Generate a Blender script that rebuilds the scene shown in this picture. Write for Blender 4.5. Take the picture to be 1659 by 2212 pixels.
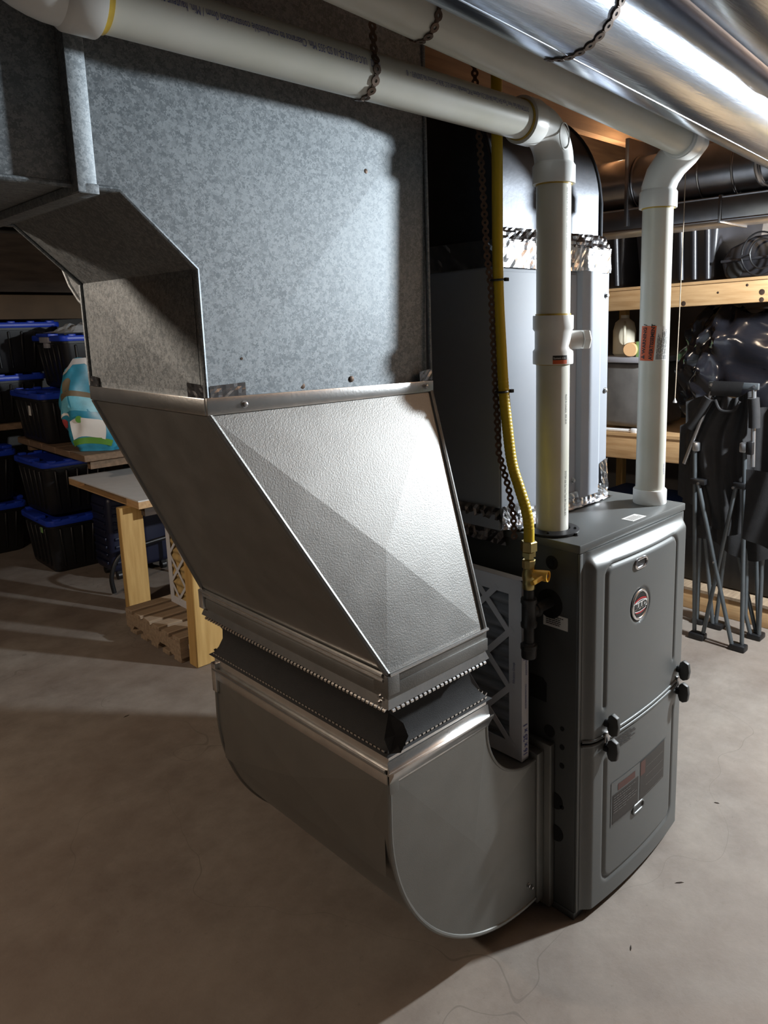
import bpy, bmesh, math, random
from mathutils import Vector, Matrix
random.seed(7)
S = bpy.context.scene
for o in list(bpy.data.objects): bpy.data.objects.remove(o)
COL = S.collection
PI = math.pi

# ------------------------------------------------------------------ camera
cam = bpy.data.objects.new('camera', bpy.data.cameras.new('camera')); COL.objects.link(cam)
FPX, CX, CY = 1594.96, 950.45, 978.81
yaw, pit, rol = math.radians(45.742), math.radians(10.104), math.radians(-1.259)
fw = Vector((math.sin(yaw)*math.cos(pit), math.cos(yaw)*math.cos(pit), -math.sin(pit)))
r0 = Vector((math.cos(yaw), -math.sin(yaw), 0)); u0 = r0.cross(fw)
rt = math.cos(rol)*r0 + math.sin(rol)*u0; up = -math.sin(rol)*r0 + math.cos(rol)*u0
cam.matrix_world = Matrix(((rt.x, up.x, -fw.x, -1.21315), (rt.y, up.y, -fw.y, -0.80081), (rt.z, up.z, -fw.z, 1.31185), (0, 0, 0, 1)))
cam.data.sensor_fit = 'HORIZONTAL'; cam.data.sensor_width = 36.0
cam.data.lens = FPX*36.0/1659.0
cam.data.shift_x = (829.5-CX)/1659.0
cam.data.shift_y = (CY-1106.0)/1659.0
cam.data.clip_start = 0.02
S.camera = cam

# ------------------------------------------------------------------ world, lights, exposure
w = bpy.data.worlds.new('world'); S.world = w; w.use_nodes = True
w.node_tree.nodes['Background'].inputs[0].default_value = (0.75, 0.85, 1.0, 1)
w.node_tree.nodes['Background'].inputs[1].default_value = 0.045
S.view_settings.view_transform = 'Standard'; S.view_settings.look = 'None'
S.view_settings.gamma = 1.0; S.view_settings.use_curve_mapping = False
S.view_settings.exposure = 0.42
def lamp(name, loc, power, color, radius):
    l = bpy.data.lights.new(name, 'POINT'); l.energy = power; l.color = color; l.shadow_soft_size = radius
    o = bpy.data.objects.new(name, l); COL.objects.link(o); o.location = loc; return o
lamp('bulb_front', (1.5, -0.66, 1.62), 215, (0.88, 0.95, 1.0), 0.045)
lamp('bulb_side', (-2.0, 1.3, 1.85), 50, (1.0, 0.84, 0.68), 0.05)
lamp('bulb_shelf', (1.25, 0.66, 1.84), 4, (1.0, 0.78, 0.56), 0.04)

# ------------------------------------------------------------------ materials
def nmat(name, color, rough=0.5, metal=0.0, vary=0.0, vscale=8.0, bump=0.0, bscale=60.0, color2=None, stretch=(1, 1, 1), voronoi=False, detail=6.0, spec=0.5, coat=0.0, rvary=0.0):
    m = bpy.data.materials.new(name); m.use_nodes = True
    nt = m.node_tree; b = nt.nodes['Principled BSDF']
    b.inputs['Roughness'].default_value = rough; b.inputs['Metallic'].default_value = metal
    b.inputs['Specular IOR Level'].default_value = spec; b.inputs['Coat Weight'].default_value = coat
    b.inputs['Base Color'].default_value = (*color, 1)
    tc = nt.nodes.new('ShaderNodeTexCoord'); mp = nt.nodes.new('ShaderNodeMapping'); mp.inputs['Scale'].default_value = stretch
    nt.links.new(tc.outputs['Object'], mp.inputs['Vector'])
    if vary > 0 or color2:
        c2 = color2 or tuple(max(0, c*(1-vary)) for c in color); c1 = color if color2 else tuple(min(1, c*(1+vary)) for c in color)
        n = nt.nodes.new('ShaderNodeTexNoise'); n.inputs['Scale'].default_value = vscale; n.inputs['Detail'].default_value = detail
        nt.links.new(mp.outputs[0], n.inputs['Vector'])
        src = n.outputs['Fac']
        if voronoi:
            v = nt.nodes.new('ShaderNodeTexVoronoi'); v.inputs['Scale'].default_value = vscale
            mx = nt.nodes.new('ShaderNodeVectorMath'); mx.operation = 'MULTIPLY_ADD'
            mx.inputs[1].default_value = (0.02, 0.02, 0.02); nt.links.new(n.outputs['Color'], mx.inputs[0]); nt.links.new(mp.outputs[0], mx.inputs[2])
            nt.links.new(mx.outputs[0], v.inputs['Vector'])
            n2 = nt.nodes.new('ShaderNodeTexNoise'); n2.inputs['Scale'].default_value = 5; nt.links.new(mp.outputs[0], n2.inputs['Vector'])
            sp = nt.nodes.new('ShaderNodeSeparateColor'); nt.links.new(v.outputs['Color'], sp.inputs[0])
            ad = nt.nodes.new('ShaderNodeMath'); ad.operation = 'MULTIPLY_ADD'; ad.inputs[1].default_value = 0.55
            sc = nt.nodes.new('ShaderNodeMath'); sc.operation = 'MULTIPLY'; sc.inputs[1].default_value = 0.45
            nt.links.new(n2.outputs['Fac'], sc.inputs[0]); nt.links.new(sp.outputs[0], ad.inputs[0]); nt.links.new(sc.outputs[0], ad.inputs[2]); src = ad.outputs[0]
        cr = nt.nodes.new('ShaderNodeValToRGB'); cr.color_ramp.elements[0].position = 0.3; cr.color_ramp.elements[1].position = 0.7
        cr.color_ramp.elements[0].color = (*c2, 1); cr.color_ramp.elements[1].color = (*c1, 1)
        nt.links.new(src, cr.inputs[0]); nt.links.new(cr.outputs[0], b.inputs['Base Color'])
        if rvary > 0:
            mr = nt.nodes.new('ShaderNodeMapRange'); mr.inputs['To Min'].default_value = rough-rvary; mr.inputs['To Max'].default_value = rough+rvary
            nt.links.new(src, mr.inputs[0]); nt.links.new(mr.outputs[0], b.inputs['Roughness'])
    if bump > 0:
        n3 = nt.nodes.new('ShaderNodeTexNoise'); n3.inputs['Scale'].default_value = bscale; n3.inputs['Detail'].default_value = 4
        nt.links.new(mp.outputs[0], n3.inputs['Vector'])
        bp = nt.nodes.new('ShaderNodeBump'); bp.inputs['Strength'].default_value = bump; bp.inputs['Distance'].default_value = 0.002
        nt.links.new(n3.outputs['Fac'], bp.inputs['Height']); nt.links.new(bp.outputs[0], b.inputs['Normal'])
    return m
M = {}
M['old_galv'] = nmat('weathered_galvanized', (0.32, 0.35, 0.37), 0.58, 0.75, 0.0, 230, 0.0, color2=(0.175, 0.198, 0.215), voronoi=True, rvary=0.08)
M['galv'] = nmat('new_galvanized', (0.225, 0.225, 0.217), 0.5, 1.0, 0.10, 14, 0.25, 380, rvary=0.05)
M['galv_band'] = nmat('bright_galvanized', (0.74, 0.74, 0.73), 0.27, 1.0, 0.08, 30, 0.1, 200)
M['galv_elbow'] = nmat('satin_galvanized', (0.27, 0.27, 0.255), 0.5, 1.0, 0.06, 10, 0.1, 500)
M['round'] = nmat('round_duct_steel', (0.56, 0.63, 0.74), 0.24, 1.0, 0.08, 20, 0.12, 60, stretch=(0.3, 4, 4))
M['dark_duct'] = nmat('plenum_steel', (0.075, 0.08, 0.09), 0.46, 1.0, 0.10, 20, 0.1, 90)
M['wall_duct'] = nmat('wall_duct_steel', (0.42, 0.41, 0.41), 0.3, 1.0, 0.10, 20, 0.1, 90)
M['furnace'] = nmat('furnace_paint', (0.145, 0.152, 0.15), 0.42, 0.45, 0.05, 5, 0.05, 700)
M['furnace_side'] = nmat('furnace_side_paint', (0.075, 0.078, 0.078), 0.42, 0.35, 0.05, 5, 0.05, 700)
M['cabinet'] = nmat('cabinet_paint', (0.30, 0.325, 0.37), 0.62, 0.0, 0.04, 6, 0.05, 600)
M['pvc'] = nmat('white_pvc', (0.66, 0.66, 0.60), 0.34, 0, 0.05, 9, 0.03, 50, color2=(0.58, 0.58, 0.50))
M['pvc_fit'] = nmat('pvc_fitting', (0.78, 0.79, 0.77), 0.32, 0, 0.03, 12)
M['glue'] = nmat('pvc_glue', (0.50, 0.34, 0.05), 0.35, 0, 0.2, 40)
M['ink'] = nmat('blue_ink', (0.10, 0.12, 0.32), 0.6)
M['black_ink'] = nmat('black_ink', (0.015, 0.015, 0.015), 0.6)
M['yellow'] = nmat('yellow_hose', (0.56, 0.40, 0.012), 0.40, 0, 0.06, 30)
M['handle'] = nmat('yellow_handle', (0.75, 0.43, 0.06), 0.4, 0, 0.04, 30)
M['brass'] = nmat('brass', (0.52, 0.42, 0.18), 0.34, 1.0, 0.12, 60)
M['iron'] = nmat('black_iron', (0.028, 0.028, 0.028), 0.48, 0.3, 0.25, 60, 0.3, 120)
M['black'] = nmat('black_plastic', (0.008, 0.008, 0.009), 0.42, 0, 0.15, 12)
M['knob'] = nmat('latch_plastic', (0.05, 0.052, 0.05), 0.5, 0, 0.05, 20)
M['hole'] = nmat('knockout_shadow', (0.006, 0.006, 0.006), 0.8)
M['canvas'] = nmat('black_canvas', (0.006, 0.006, 0.0065), 0.75, 0, 0.2, 60, 0.5, 900)
M['foil'] = nmat('foil_tape', (0.50, 0.50, 0.52), 0.2, 1.0, 0.05, 40, 0.5, 45)
M['chrome'] = nmat('chrome', (0.85, 0.85, 0.87), 0.12, 1.0)
M['screw'] = nmat('screw_steel', (0.5, 0.5, 0.5), 0.3, 1.0, 0.1, 50)
M['rust'] = nmat('rusty_strap', (0.10, 0.065, 0.045), 0.55, 0.6, 0.3, 80)
M['floor'] = None
M['wood'] = nmat('pine', (0.60, 0.39, 0.20), 0.6, 0, 0, 9, 0.2, 60, color2=(0.44, 0.26, 0.115), stretch=(9, 0.8, 9), detail=9)
M['wood_x'] = nmat('joist_wood', (0.42, 0.24, 0.12), 0.7, 0, 0, 7, 0.2, 60, color2=(0.28, 0.15, 0.08), stretch=(0.8, 9, 9), detail=9)
M['wood_z'] = nmat('yellow_lumber', (0.56, 0.36, 0.13), 0.62, 0, 0, 6, 0.2, 60, color2=(0.42, 0.25, 0.075), stretch=(9, 9, 0.8), detail=9)
M['pallet'] = nmat('weathered_wood', (0.36, 0.27, 0.18), 0.8, 0, 0, 10, 0.4, 50, color2=(0.22, 0.155, 0.10), stretch=(1, 8, 8), detail=9)
M['plank'] = nmat('shelf_wood', (0.22, 0.14, 0.085), 0.75, 0, 0, 8, 0.3, 50, color2=(0.13, 0.085, 0.05), stretch=(6, 1, 6), detail=9)
M['dark_wood'] = nmat('dark_board', (0.06, 0.045, 0.035), 0.85, 0, 0.3, 6, stretch=(1, 6, 6))
M['subfloor'] = nmat('subfloor_board', (0.16, 0.10, 0.065), 0.85, 0, 0.25, 5)
M['door_white'] = nmat('painted_slab', (0.62, 0.60, 0.57), 0.55, 0, 0.05, 18)
M['blue'] = nmat('blue_lid', (0.012, 0.045, 0.42), 0.38, 0, 0.1, 12)
M['navy'] = nmat('navy_shell', (0.006, 0.008, 0.026), 0.42, 0, 0.1, 12)
M['silver_gray'] = nmat('grey_plastic', (0.30, 0.30, 0.33), 0.5)
M['paper'] = nmat('label_paper', (0.72, 0.71, 0.68), 0.6, 0, 0.04, 20)
M['card'] = nmat('white_card', (0.60, 0.62, 0.66), 0.6, 0, 0.04, 14)
M['media'] = nmat('filter_media', (0.20, 0.215, 0.24), 0.9, 0, 0.35, 30, stretch=(1, 0.3, 3))
M['media2'] = nmat('used_filter_media', (0.45, 0.32, 0.13), 0.9, 0, 0.2, 30)
M['decal'] = nmat('door_decal', (0.032, 0.028, 0.025), 0.5, 0.0, 0.1, 30)
M['decal_red'] = nmat('decal_red', (0.085, 0.035, 0.028), 0.5, 0.0)
M['decal_line'] = nmat('decal_line', (0.12, 0.115, 0.11), 0.4, 0.2)
M['orange'] = nmat('warning_orange', (0.62, 0.115, 0.035), 0.5)
M['red'] = nmat('emblem_red', (0.35, 0.015, 0.02), 0.35)
M['white'] = nmat('white_enamel', (0.78, 0.78, 0.78), 0.4)
M['bag'] = nmat('teal_bag', (0.035, 0.25, 0.38), 0.32, 0, 0.25, 14)
M['bag_green'] = nmat('bag_green', (0.10, 0.26, 0.04), 0.4)
M['bag_light'] = nmat('bag_light_blue', (0.15, 0.48, 0.62), 0.35, 0, 0.2, 20)
M['bag_brown'] = nmat('bag_picture', (0.12, 0.09, 0.05), 0.4)
M['bag_red'] = nmat('bag_red', (0.40, 0.06, 0.06), 0.4)
M['film'] = nmat('clear_film', (0.50, 0.51, 0.52), 0.3, 0, 0.1, 20)
M['trash'] = nmat('trash_bag', (0.010, 0.010, 0.013), 0.16, 0, 0.1, 10, 0.5, 14, spec=0.7)
M['fabric'] = nmat('black_fabric', (0.012, 0.0115, 0.0125), 0.8, 0, 0.25, 30, 0.4, 500)
M['tubegray'] = nmat('grey_tube', (0.11, 0.125, 0.135), 0.38, 0.5, 0.1, 30)
M['tube_alu'] = nmat('bare_tube', (0.55, 0.56, 0.58), 0.3, 0.9)
M['cream'] = nmat('cream_plastic', (0.52, 0.47, 0.36), 0.6, 0, 0.08, 10)
M['green'] = nmat('green_box', (0.22, 0.42, 0.16), 0.55)
M['cork'] = nmat('tan_cap', (0.62, 0.37, 0.18), 0.55)
M['clear_bin'] = nmat('smoky_bin', (0.14, 0.135, 0.13), 0.3, 0, 0.3, 8)
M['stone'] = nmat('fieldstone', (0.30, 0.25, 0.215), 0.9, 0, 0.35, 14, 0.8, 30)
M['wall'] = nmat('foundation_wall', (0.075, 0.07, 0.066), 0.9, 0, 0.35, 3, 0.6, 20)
M['cardboard'] = nmat('cardboard', (0.085, 0.055, 0.03), 0.8, 0, 0.2, 6)
M['string'] = nmat('pull_string', (0.45, 0.36, 0.26), 0.7)
M['bluegrey'] = nmat('blue_bin', (0.02, 0.05, 0.16), 0.5)
M['hardcase'] = nmat('black_case', (0.022, 0.022, 0.026), 0.38, 0, 0.2, 10, 0.1, 200)

def floor_mat():
    m = nmat('concrete', (0.3, 0.27, 0.24), 0.72); nt = m.node_tree; b = nt.nodes['Principled BSDF']
    L = nt.links.new; tc = nt.nodes.new('ShaderNodeTexCoord')
    def noise(sc, det, rough=0.6):
        n = nt.nodes.new('ShaderNodeTexNoise'); n.inputs['Scale'].default_value = sc; n.inputs['Detail'].default_value = det; n.inputs['Roughness'].default_value = rough
        L(tc.outputs['Object'], n.inputs['Vector']); return n
    a, c, f = noise(1.6, 8), noise(7, 9, 0.7), noise(90, 4)
    r1 = nt.nodes.new('ShaderNodeValToRGB'); e = r1.color_ramp.elements
    e[0].position, e[1].position = 0.36, 0.64; e[0].color = (0.135, 0.110, 0.092, 1); e[1].color = (0.27, 0.245, 0.213, 1)
    mix = nt.nodes.new('ShaderNodeMath'); mix.operation = 'MULTIPLY_ADD'; mix.inputs[1].default_value = 0.5
    h = nt.nodes.new('ShaderNodeMath'); h.operation = 'MULTIPLY'; h.inputs[1].default_value = 0.5
    L(c.outputs['Fac'], h.inputs[0]); L(a.outputs['Fac'], mix.inputs[0]); L(h.outputs[0], mix.inputs[2]); L(mix.outputs[0], r1.inputs[0])
    sp = noise(38, 6, 0.75); sr = nt.nodes.new('ShaderNodeMapRange'); sr.inputs['From Min'].default_value = 0.62; sr.inputs['From Max'].default_value = 0.74; sr.inputs['To Max'].default_value = 0.55
    L(sp.outputs['Fac'], sr.inputs[0]); dk = nt.nodes.new('ShaderNodeMix'); dk.data_type = 'RGBA'; dk.inputs['B'].default_value = (0.06, 0.05, 0.042, 1)
    L(sr.outputs[0], dk.inputs['Factor']); L(r1.outputs[0], dk.inputs['A'])
    lg = noise(0.9, 5, 0.55); lr = nt.nodes.new('ShaderNodeMapRange'); lr.inputs['From Min'].default_value = 0.42; lr.inputs['From Max'].default_value = 0.62; lr.inputs['To Max'].default_value = 0.45
    L(lg.outputs['Fac'], lr.inputs[0]); br_ = nt.nodes.new('ShaderNodeMix'); br_.data_type = 'RGBA'; br_.inputs['B'].default_value = (0.17, 0.125, 0.095, 1)
    L(lr.outputs[0], br_.inputs['Factor']); L(dk.outputs['Result'], br_.inputs['A'])
    # fine cracks: narrow band of a large noise
    k = noise(1.1, 3, 0.4); s1 = nt.nodes.new('ShaderNodeMath'); s1.operation = 'SUBTRACT'; s1.inputs[1].default_value = 0.5
    s2 = nt.nodes.new('ShaderNodeMath'); s2.operation = 'ABSOLUTE'; s3 = nt.nodes.new('ShaderNodeMath'); s3.operation = 'LESS_THAN'; s3.inputs[1].default_value = 0.0004
    L(k.outputs['Fac'], s1.inputs[0]); L(s1.outputs[0], s2.inputs[0]); L(s2.outputs[0], s3.inputs[0])
    mc = nt.nodes.new('ShaderNodeMix'); mc.data_type = 'RGBA'; mc.inputs['B'].default_value = (0.10, 0.085, 0.07, 1)
    kk = nt.nodes.new('ShaderNodeMath'); kk.operation = 'MULTIPLY'; kk.inputs[1].default_value = 0.45
    L(s3.outputs[0], kk.inputs[0]); L(kk.outputs[0], mc.inputs['Factor']); L(br_.outputs['Result'], mc.inputs['A']); L(mc.outputs['Result'], b.inputs['Base Color'])
    bp = nt.nodes.new('ShaderNodeBump'); bp.inputs['Strength'].default_value = 0.35; bp.inputs['Distance'].default_value = 0.006
    L(c.outputs['Fac'], bp.inputs['Height']); L(bp.outputs[0], b.inputs['Normal'])
    return m
M['floor'] = floor_mat()

# ------------------------------------------------------------------ mesh helpers
W = {}
def frame(axis):
    a = Vector(axis).normalized(); h = Vector((0, 0, 1)) if abs(a.z) < 0.9 else Vector((1, 0, 0))
    x = h.cross(a).normalized(); return x, a.cross(x), a
class MB:
    def __init__(s): s.v = []; s.f = []
    def add(s, vs, fs):
        n = len(s.v); s.v += [tuple(p) for p in vs]; s.f += [tuple(i+n for i in f) for f in fs]; return s
    def box(s, x0, x1, y0, y1, z0, z1, mat=None):
        vs = [Vector((x, y, z)) for z in (z0, z1) for y in (y0, y1) for x in (x0, x1)]
        if mat: vs = [mat @ p for p in vs]
        return s.add(vs, [(0, 2, 3, 1), (4, 5, 7, 6), (0, 1, 5, 4), (2, 6, 7, 3), (0, 4, 6, 2), (1, 3, 7, 5)])
    def beam(s, p, q, wx, wy, roll=0.0):
        p, q = Vector(p), Vector(q); x, y, a = frame(q-p)
        if roll: x, y = math.cos(roll)*x+math.sin(roll)*y, -math.sin(roll)*x+math.cos(roll)*y
        vs = [e + x*sx*wx/2 + y*sy*wy/2 for e in (p, q) for sx, sy in ((-1, -1), (1, -1), (1, 1), (-1, 1))]
        return s.add(vs, [(3, 2, 1, 0), (4, 5, 6, 7), (0, 1, 5, 4), (1, 2, 6, 5), (2, 3, 7, 6), (3, 0, 4, 7)])
    def lathe(s, prof, org, axis=(0, 0, 1), seg=32, caps=True, rot=0.0):
        x, y, a = frame(axis); org = Vector(org); n = len(prof); vs = []; fs = []
        for r, h in prof:
            for k in range(seg):
                t = 2*PI*k/seg+rot; vs.append(org + a*h + (x*math.cos(t)+y*math.sin(t))*r)
        for i in range(n-1):
            for k in range(seg):
                k2 = (k+1) % seg; fs.append((i*seg+k, i*seg+k2, (i+1)*seg+k2, (i+1)*seg+k))
        if caps:
            fs.append(tuple(range(seg-1, -1, -1))); fs.append(tuple((n-1)*seg+k for k in range(seg)))
        return s.add(vs, fs)
    def cyl(s, p, q, r, seg=24, rot=0.0):
        p, q = Vector(p), Vector(q); return s.lathe([(r, 0), (r, (q-p).length)], p, q-p, seg, True, rot)
    def tube(s, path, r, seg=12, caps=True, closed=False):
        P = [Vector(p) for p in path]; n = len(P); R = r if isinstance(r, (list, tuple)) else [r]*n
        vs = []; fs = []; x = None
        for i in range(n):
            t = (P[(i+1) % n]-P[i-1]) if closed else (P[min(i+1, n-1)]-P[max(i-1, 0)])
            t.normalize()
            if x is None: x = frame(t)[0]
            x = (x - t*x.dot(t)).normalized(); y = t.cross(x)
            for k in range(seg):
                a = 2*PI*k/seg; vs.append(P[i] + (x*math.cos(a)+y*math.sin(a))*R[i])
        m = n if closed else n-1
        for i in range(m):
            j = (i+1) % n
            for k in range(seg):
                k2 = (k+1) % seg; fs.append((i*seg+k, i*seg+k2, j*seg+k2, j*seg+k))
        if caps and not closed:
            fs.append(tuple(range(seg-1, -1, -1))); fs.append(tuple((n-1)*seg+k for k in range(seg)))
        return s.add(vs, fs)
    def prism(s, poly, ax, a, b):
        # poly: 2D points in the two remaining axes (in x,y,z order), extruded along ax from a to b
        def P(u, v, wv): return {'x': (wv, u, v), 'y': (u, wv, v), 'z': (u, v, wv)}[ax]
        n = len(poly); vs = [P(u, v, a) for u, v in poly] + [P(u, v, b) for u, v in poly]
        fs = [tuple(range(n)), tuple(range(2*n-1, n-1, -1))] + [(i, i+n, (i+1) % n+n, (i+1) % n) for i in range(n)]
        return s.add(vs, fs)
    def grid(s, nu, nv, fn):
        vs = [fn(i/(nu-1), j/(nv-1)) for j in range(nv) for i in range(nu)]
        fs = [(j*nu+i, j*nu+i+1, (j+1)*nu+i+1, (j+1)*nu+i) for j in range(nv-1) for i in range(nu-1)]
        return s.add(vs, fs)
    def rings(s, loops, cap=True):
        n = len(loops[0]); vs = [p for l in loops for p in l]; fs = []
        for i in range(len(loops)-1):
            for k in range(n): fs.append((i*n+k, i*n+(k+1) % n, (i+1)*n+(k+1) % n, (i+1)*n+k))
        if cap: fs.append(tuple(range(n-1, -1, -1))); fs.append(tuple((len(loops)-1)*n+k for k in range(n)))
        return s.add(vs, fs)
    def build(s, name, mat, parent=None, smooth=False, bevel=0.0, seg=2, keep=None, angle=40):
        bm = bmesh.new(); vv = [bm.verts.new(p) for p in s.v]; bm.verts.ensure_lookup_table()
        for f in s.f:
            try: bm.faces.new([vv[i] for i in f])
            except ValueError: pass
        bmesh.ops.recalc_face_normals(bm, faces=bm.faces[:])
        if bevel > 0:
            es = [e for e in bm.edges if len(e.link_faces) == 2 and e.calc_face_angle(0) > math.radians(30)]
            bmesh.ops.bevel(bm, geom=es, offset=bevel, segments=seg, affect='EDGES', profile=0.5, clamp_overlap=True)
        bmesh.ops.triangulate(bm, faces=[f for f in bm.faces if len(f.verts) > 4])
        if smooth or bevel > 0:
            for f in bm.faces: f.smooth = True
            for e in bm.edges:
                if len(e.link_faces) == 2 and e.calc_face_angle(0) > math.radians(angle): e.smooth = False
        xs = [v.co for v in bm.verts]
        lo = [min(p[i] for p in xs) for i in range(3)]; hi = [max(p[i] for p in xs) for i in range(3)]
        base = Vector(keep) if keep else Vector(((lo[0]+hi[0])/2, (lo[1]+hi[1])/2, lo[2]))
        bmesh.ops.translate(bm, verts=bm.verts[:], vec=-base)
        me = bpy.data.meshes.new(name); bm.to_mesh(me); bm.free(); me.materials.append(M[mat] if isinstance(mat, str) else mat)
        o = bpy.data.objects.new(name, me); COL.objects.link(o)
        o.location = base - (W[parent.name] if parent else Vector()); W[o.name] = base
        if parent: o.parent = parent
        return o
def tag(o, label, cat, group=None):
    o['label'] = label; o['category'] = cat
    if group: o['group'] = group
    return o
def thing(name, label, cat, loc=(0, 0, 0), group=None):
    o = bpy.data.objects.new(name, None); COL.objects.link(o); o.location = loc; o.empty_display_size = 0.05
    W[o.name] = Vector(loc); return tag(o, label, cat, group)
def struct(o): o['kind'] = 'structure'; return o
def stuff(o): o['kind'] = 'stuff'; return o
def dup(root, loc, rotz=0, label=None):
    r = root.copy(); COL.objects.link(r); r.location = loc; r.rotation_euler = (0, 0, rotz)
    if label: r['label'] = label
    for ch in list(root.children):
        c = ch.copy(); COL.objects.link(c); c.parent = r
        for gch in ch.children:
            d = gch.copy(); COL.objects.link(d); d.parent = c
    return r
def text_geo(body, size, align='LEFT', shear=0.0, bold=0.0, sx=1.0):
    cu = bpy.data.curves.new('t', 'FONT'); cu.body = body; cu.size = size; cu.align_x = align; cu.shear = shear; cu.offset = bold; cu.resolution_u = 2
    o = bpy.data.objects.new('t', cu); COL.objects.link(o)
    me = bpy.data.meshes.new_from_object(o.evaluated_get(bpy.context.evaluated_depsgraph_get()))
    vs = [(v.co.x*sx, v.co.y) for v in me.vertices]; fs = [tuple(p.vertices) for p in me.polygons]
    bpy.data.objects.remove(o); bpy.data.curves.remove(cu); bpy.data.meshes.remove(me); return vs, fs
def text(name, body, size, mat, parent, fn, align='LEFT', **k):
    vs, fs = text_geo(body, size, align, **k); mb = MB(); mb.add([fn(x, y) for x, y in vs], fs); return mb.build(name, mat, parent)
def plane_fn(org, ux, uy):
    org, ux, uy = Vector(org), Vector(ux), Vector(uy); return lambda x, y: org+ux*x+uy*y
def bars(mb, fn, x0, x1, y0, y1, n, fill=0.5, ragged=0.3):
    # rows of fine print as thin strips
    for i in range(n):
        yb = y1-(i+1)*(y1-y0)/n; h = (y1-y0)/n*fill; xe = x1-(x1-x0)*ragged*random.random(); x = x0
        while x < xe-0.0005:
            q = min(xe, x+(x1-x0)*random.uniform(0.06, 0.2)); mb.add([fn(x, yb), fn(q, yb), fn(q, yb+h), fn(x, yb+h)], [(0, 1, 2, 3)]); x = q+(x1-x0)*0.02
    return mb
def strap(mb, path, normals, pitch=0.0155, ro=0.0072, ri=0.0026, th=0.0007):
    # perforated hanger strap: rings joined by necks
    P = [Vector(p) for p in path]; N = [Vector(n).normalized() for n in normals]
    seg = [0]
    for i in range(1, len(P)): seg.append(seg[-1]+(P[i]-P[i-1]).length)
    def at(d):
        for i in range(1, len(P)):
            if d <= seg[i] or i == len(P)-1:
                t = (d-seg[i-1])/max(1e-9, seg[i]-seg[i-1]); return P[i-1].lerp(P[i], t), (P[i]-P[i-1]).normalized(), N[i-1].lerp(N[i], t).normalized()
    n = max(1, int(seg[-1]/pitch)); K = 12
    for i in range(n+1):
        d = min(seg[-1], i*pitch); c, t, nn = at(d); nn = (nn-t*nn.dot(t)).normalized(); b = t.cross(nn)
        vs = []
        for sgn in (1, -1):
            for rr in (ro, ri):
                for k in range(K):
                    a = 2*PI*k/K; vs.append(c + (t*math.cos(a)+b*math.sin(a))*rr + nn*th*sgn)
        fs = []
        for k in range(K):
            k2 = (k+1) % K
            fs += [(k, k2, K+k2, K+k), (2*K+k, 3*K+k, 3*K+k2, 2*K+k2), (k, 2*K+k, 2*K+k2, k2), (K+k, K+k2, 3*K+k2, 3*K+k)]
        mb.add(vs, fs)
        if i < n:
            c2 = at(min(seg[-1], d+pitch))[0]; dd = (c2-c)
            if dd.length > 1e-4:
                dn = dd.normalized(); p, q = c+dn*ro*0.8, c2-dn*ro*0.8; h = 0.0036
                mb.add([e+b*h*sb+nn*th*sn for e in (p, q) for sb, sn in ((-1, -1), (1, -1), (1, 1), (-1, 1))],
                       [(0, 1, 5, 4), (1, 2, 6, 5), (2, 3, 7, 6), (3, 0, 4, 7)])
    return mb
def crinkle(mb, p00, p10, p11, p01, nrm, nu, nv, amp):
    p00, p10, p11, p01, nrm = map(Vector, (p00, p10, p11, p01, nrm)); nrm = nrm.normalized()
    def fn(u, v):
        b = p00.lerp(p10, u).lerp(p01.lerp(p11, u), v); return b + nrm*(0.0012+amp*random.random())
    return mb.grid(nu, nv, fn)
def screw(parent, p, axis, r=0.006, mat='screw'):
    mb = MB(); a = Vector(axis).normalized(); p = Vector(p)
    mb.lathe([(r*1.5, 0), (r*1.5, 0.0012)], p, a, 16); mb.lathe([(r, 0.0012), (r, 0.005), (r*0.7, 0.0055)], p, a, 6)
    return mb.build('screw', mat, parent, True)

# ------------------------------------------------------------------ the room
struct(MB().box(-3.4, 2.7, -3.2, 4.75, -0.05, 0).build('floor', 'floor', keep=(0, 0, 0)))
ceil = struct(MB().box(-3.4, 2.7, -3.2, 4.75, 2.13, 2.16).build('ceiling', 'subfloor', keep=(0, 0, 2.13)))
for i in range(17):
    y = -2.8+0.44*i
    MB().box(-3.39, 2.55, y-0.02, y+0.02, 1.945, 2.13).build('joist', 'wood_x', ceil)
MB().box(-3.39, 2.55, 4.35, 4.39, 1.55, 1.9).build('cross_board', 'dark_wood', ceil)
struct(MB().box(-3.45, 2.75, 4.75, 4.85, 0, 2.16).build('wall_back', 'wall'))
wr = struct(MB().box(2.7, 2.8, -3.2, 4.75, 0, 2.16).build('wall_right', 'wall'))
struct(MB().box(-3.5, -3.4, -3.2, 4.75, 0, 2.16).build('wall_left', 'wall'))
struct(MB().box(-3.45, 2.75, -3.3, -3.2, 0, 2.16).build('wall_front', 'wall'))
def rock(p, sx, sy, sz, name='stone', mat='stone', parent=None, amp=0.18):
    bm = bmesh.new(); bmesh.ops.create_icosphere(bm, subdivisions=3, radius=1)
    ph = [random.uniform(0, 6) for _ in range(6)]
    mb = MB(); idx = {}
    for v in bm.verts:
        c = v.co; k = 1+amp*(math.sin(3*c.x+ph[0])*math.sin(2.5*c.y+ph[1])+0.5*math.sin(5*c.z+ph[2]+2*c.x))
        q = Vector([math.copysign(abs(t)**0.7, t) for t in c])*k
        idx[v] = len(mb.v); mb.v.append((p[0]+q.x*sx, p[1]+q.y*sy, p[2]+q.z*sz))
    mb.f = [tuple(idx[v] for v in f.verts) for f in bm.faces]; bm.free(); return mb.build(name, mat, parent, True, angle=80)
for zz in range(3):
    for yy in range(7):
        rock((2.67, -0.05+yy*0.27+0.1*(zz % 2), 1.58+zz*0.16), 0.07, 0.145, 0.085, parent=wr)

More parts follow.
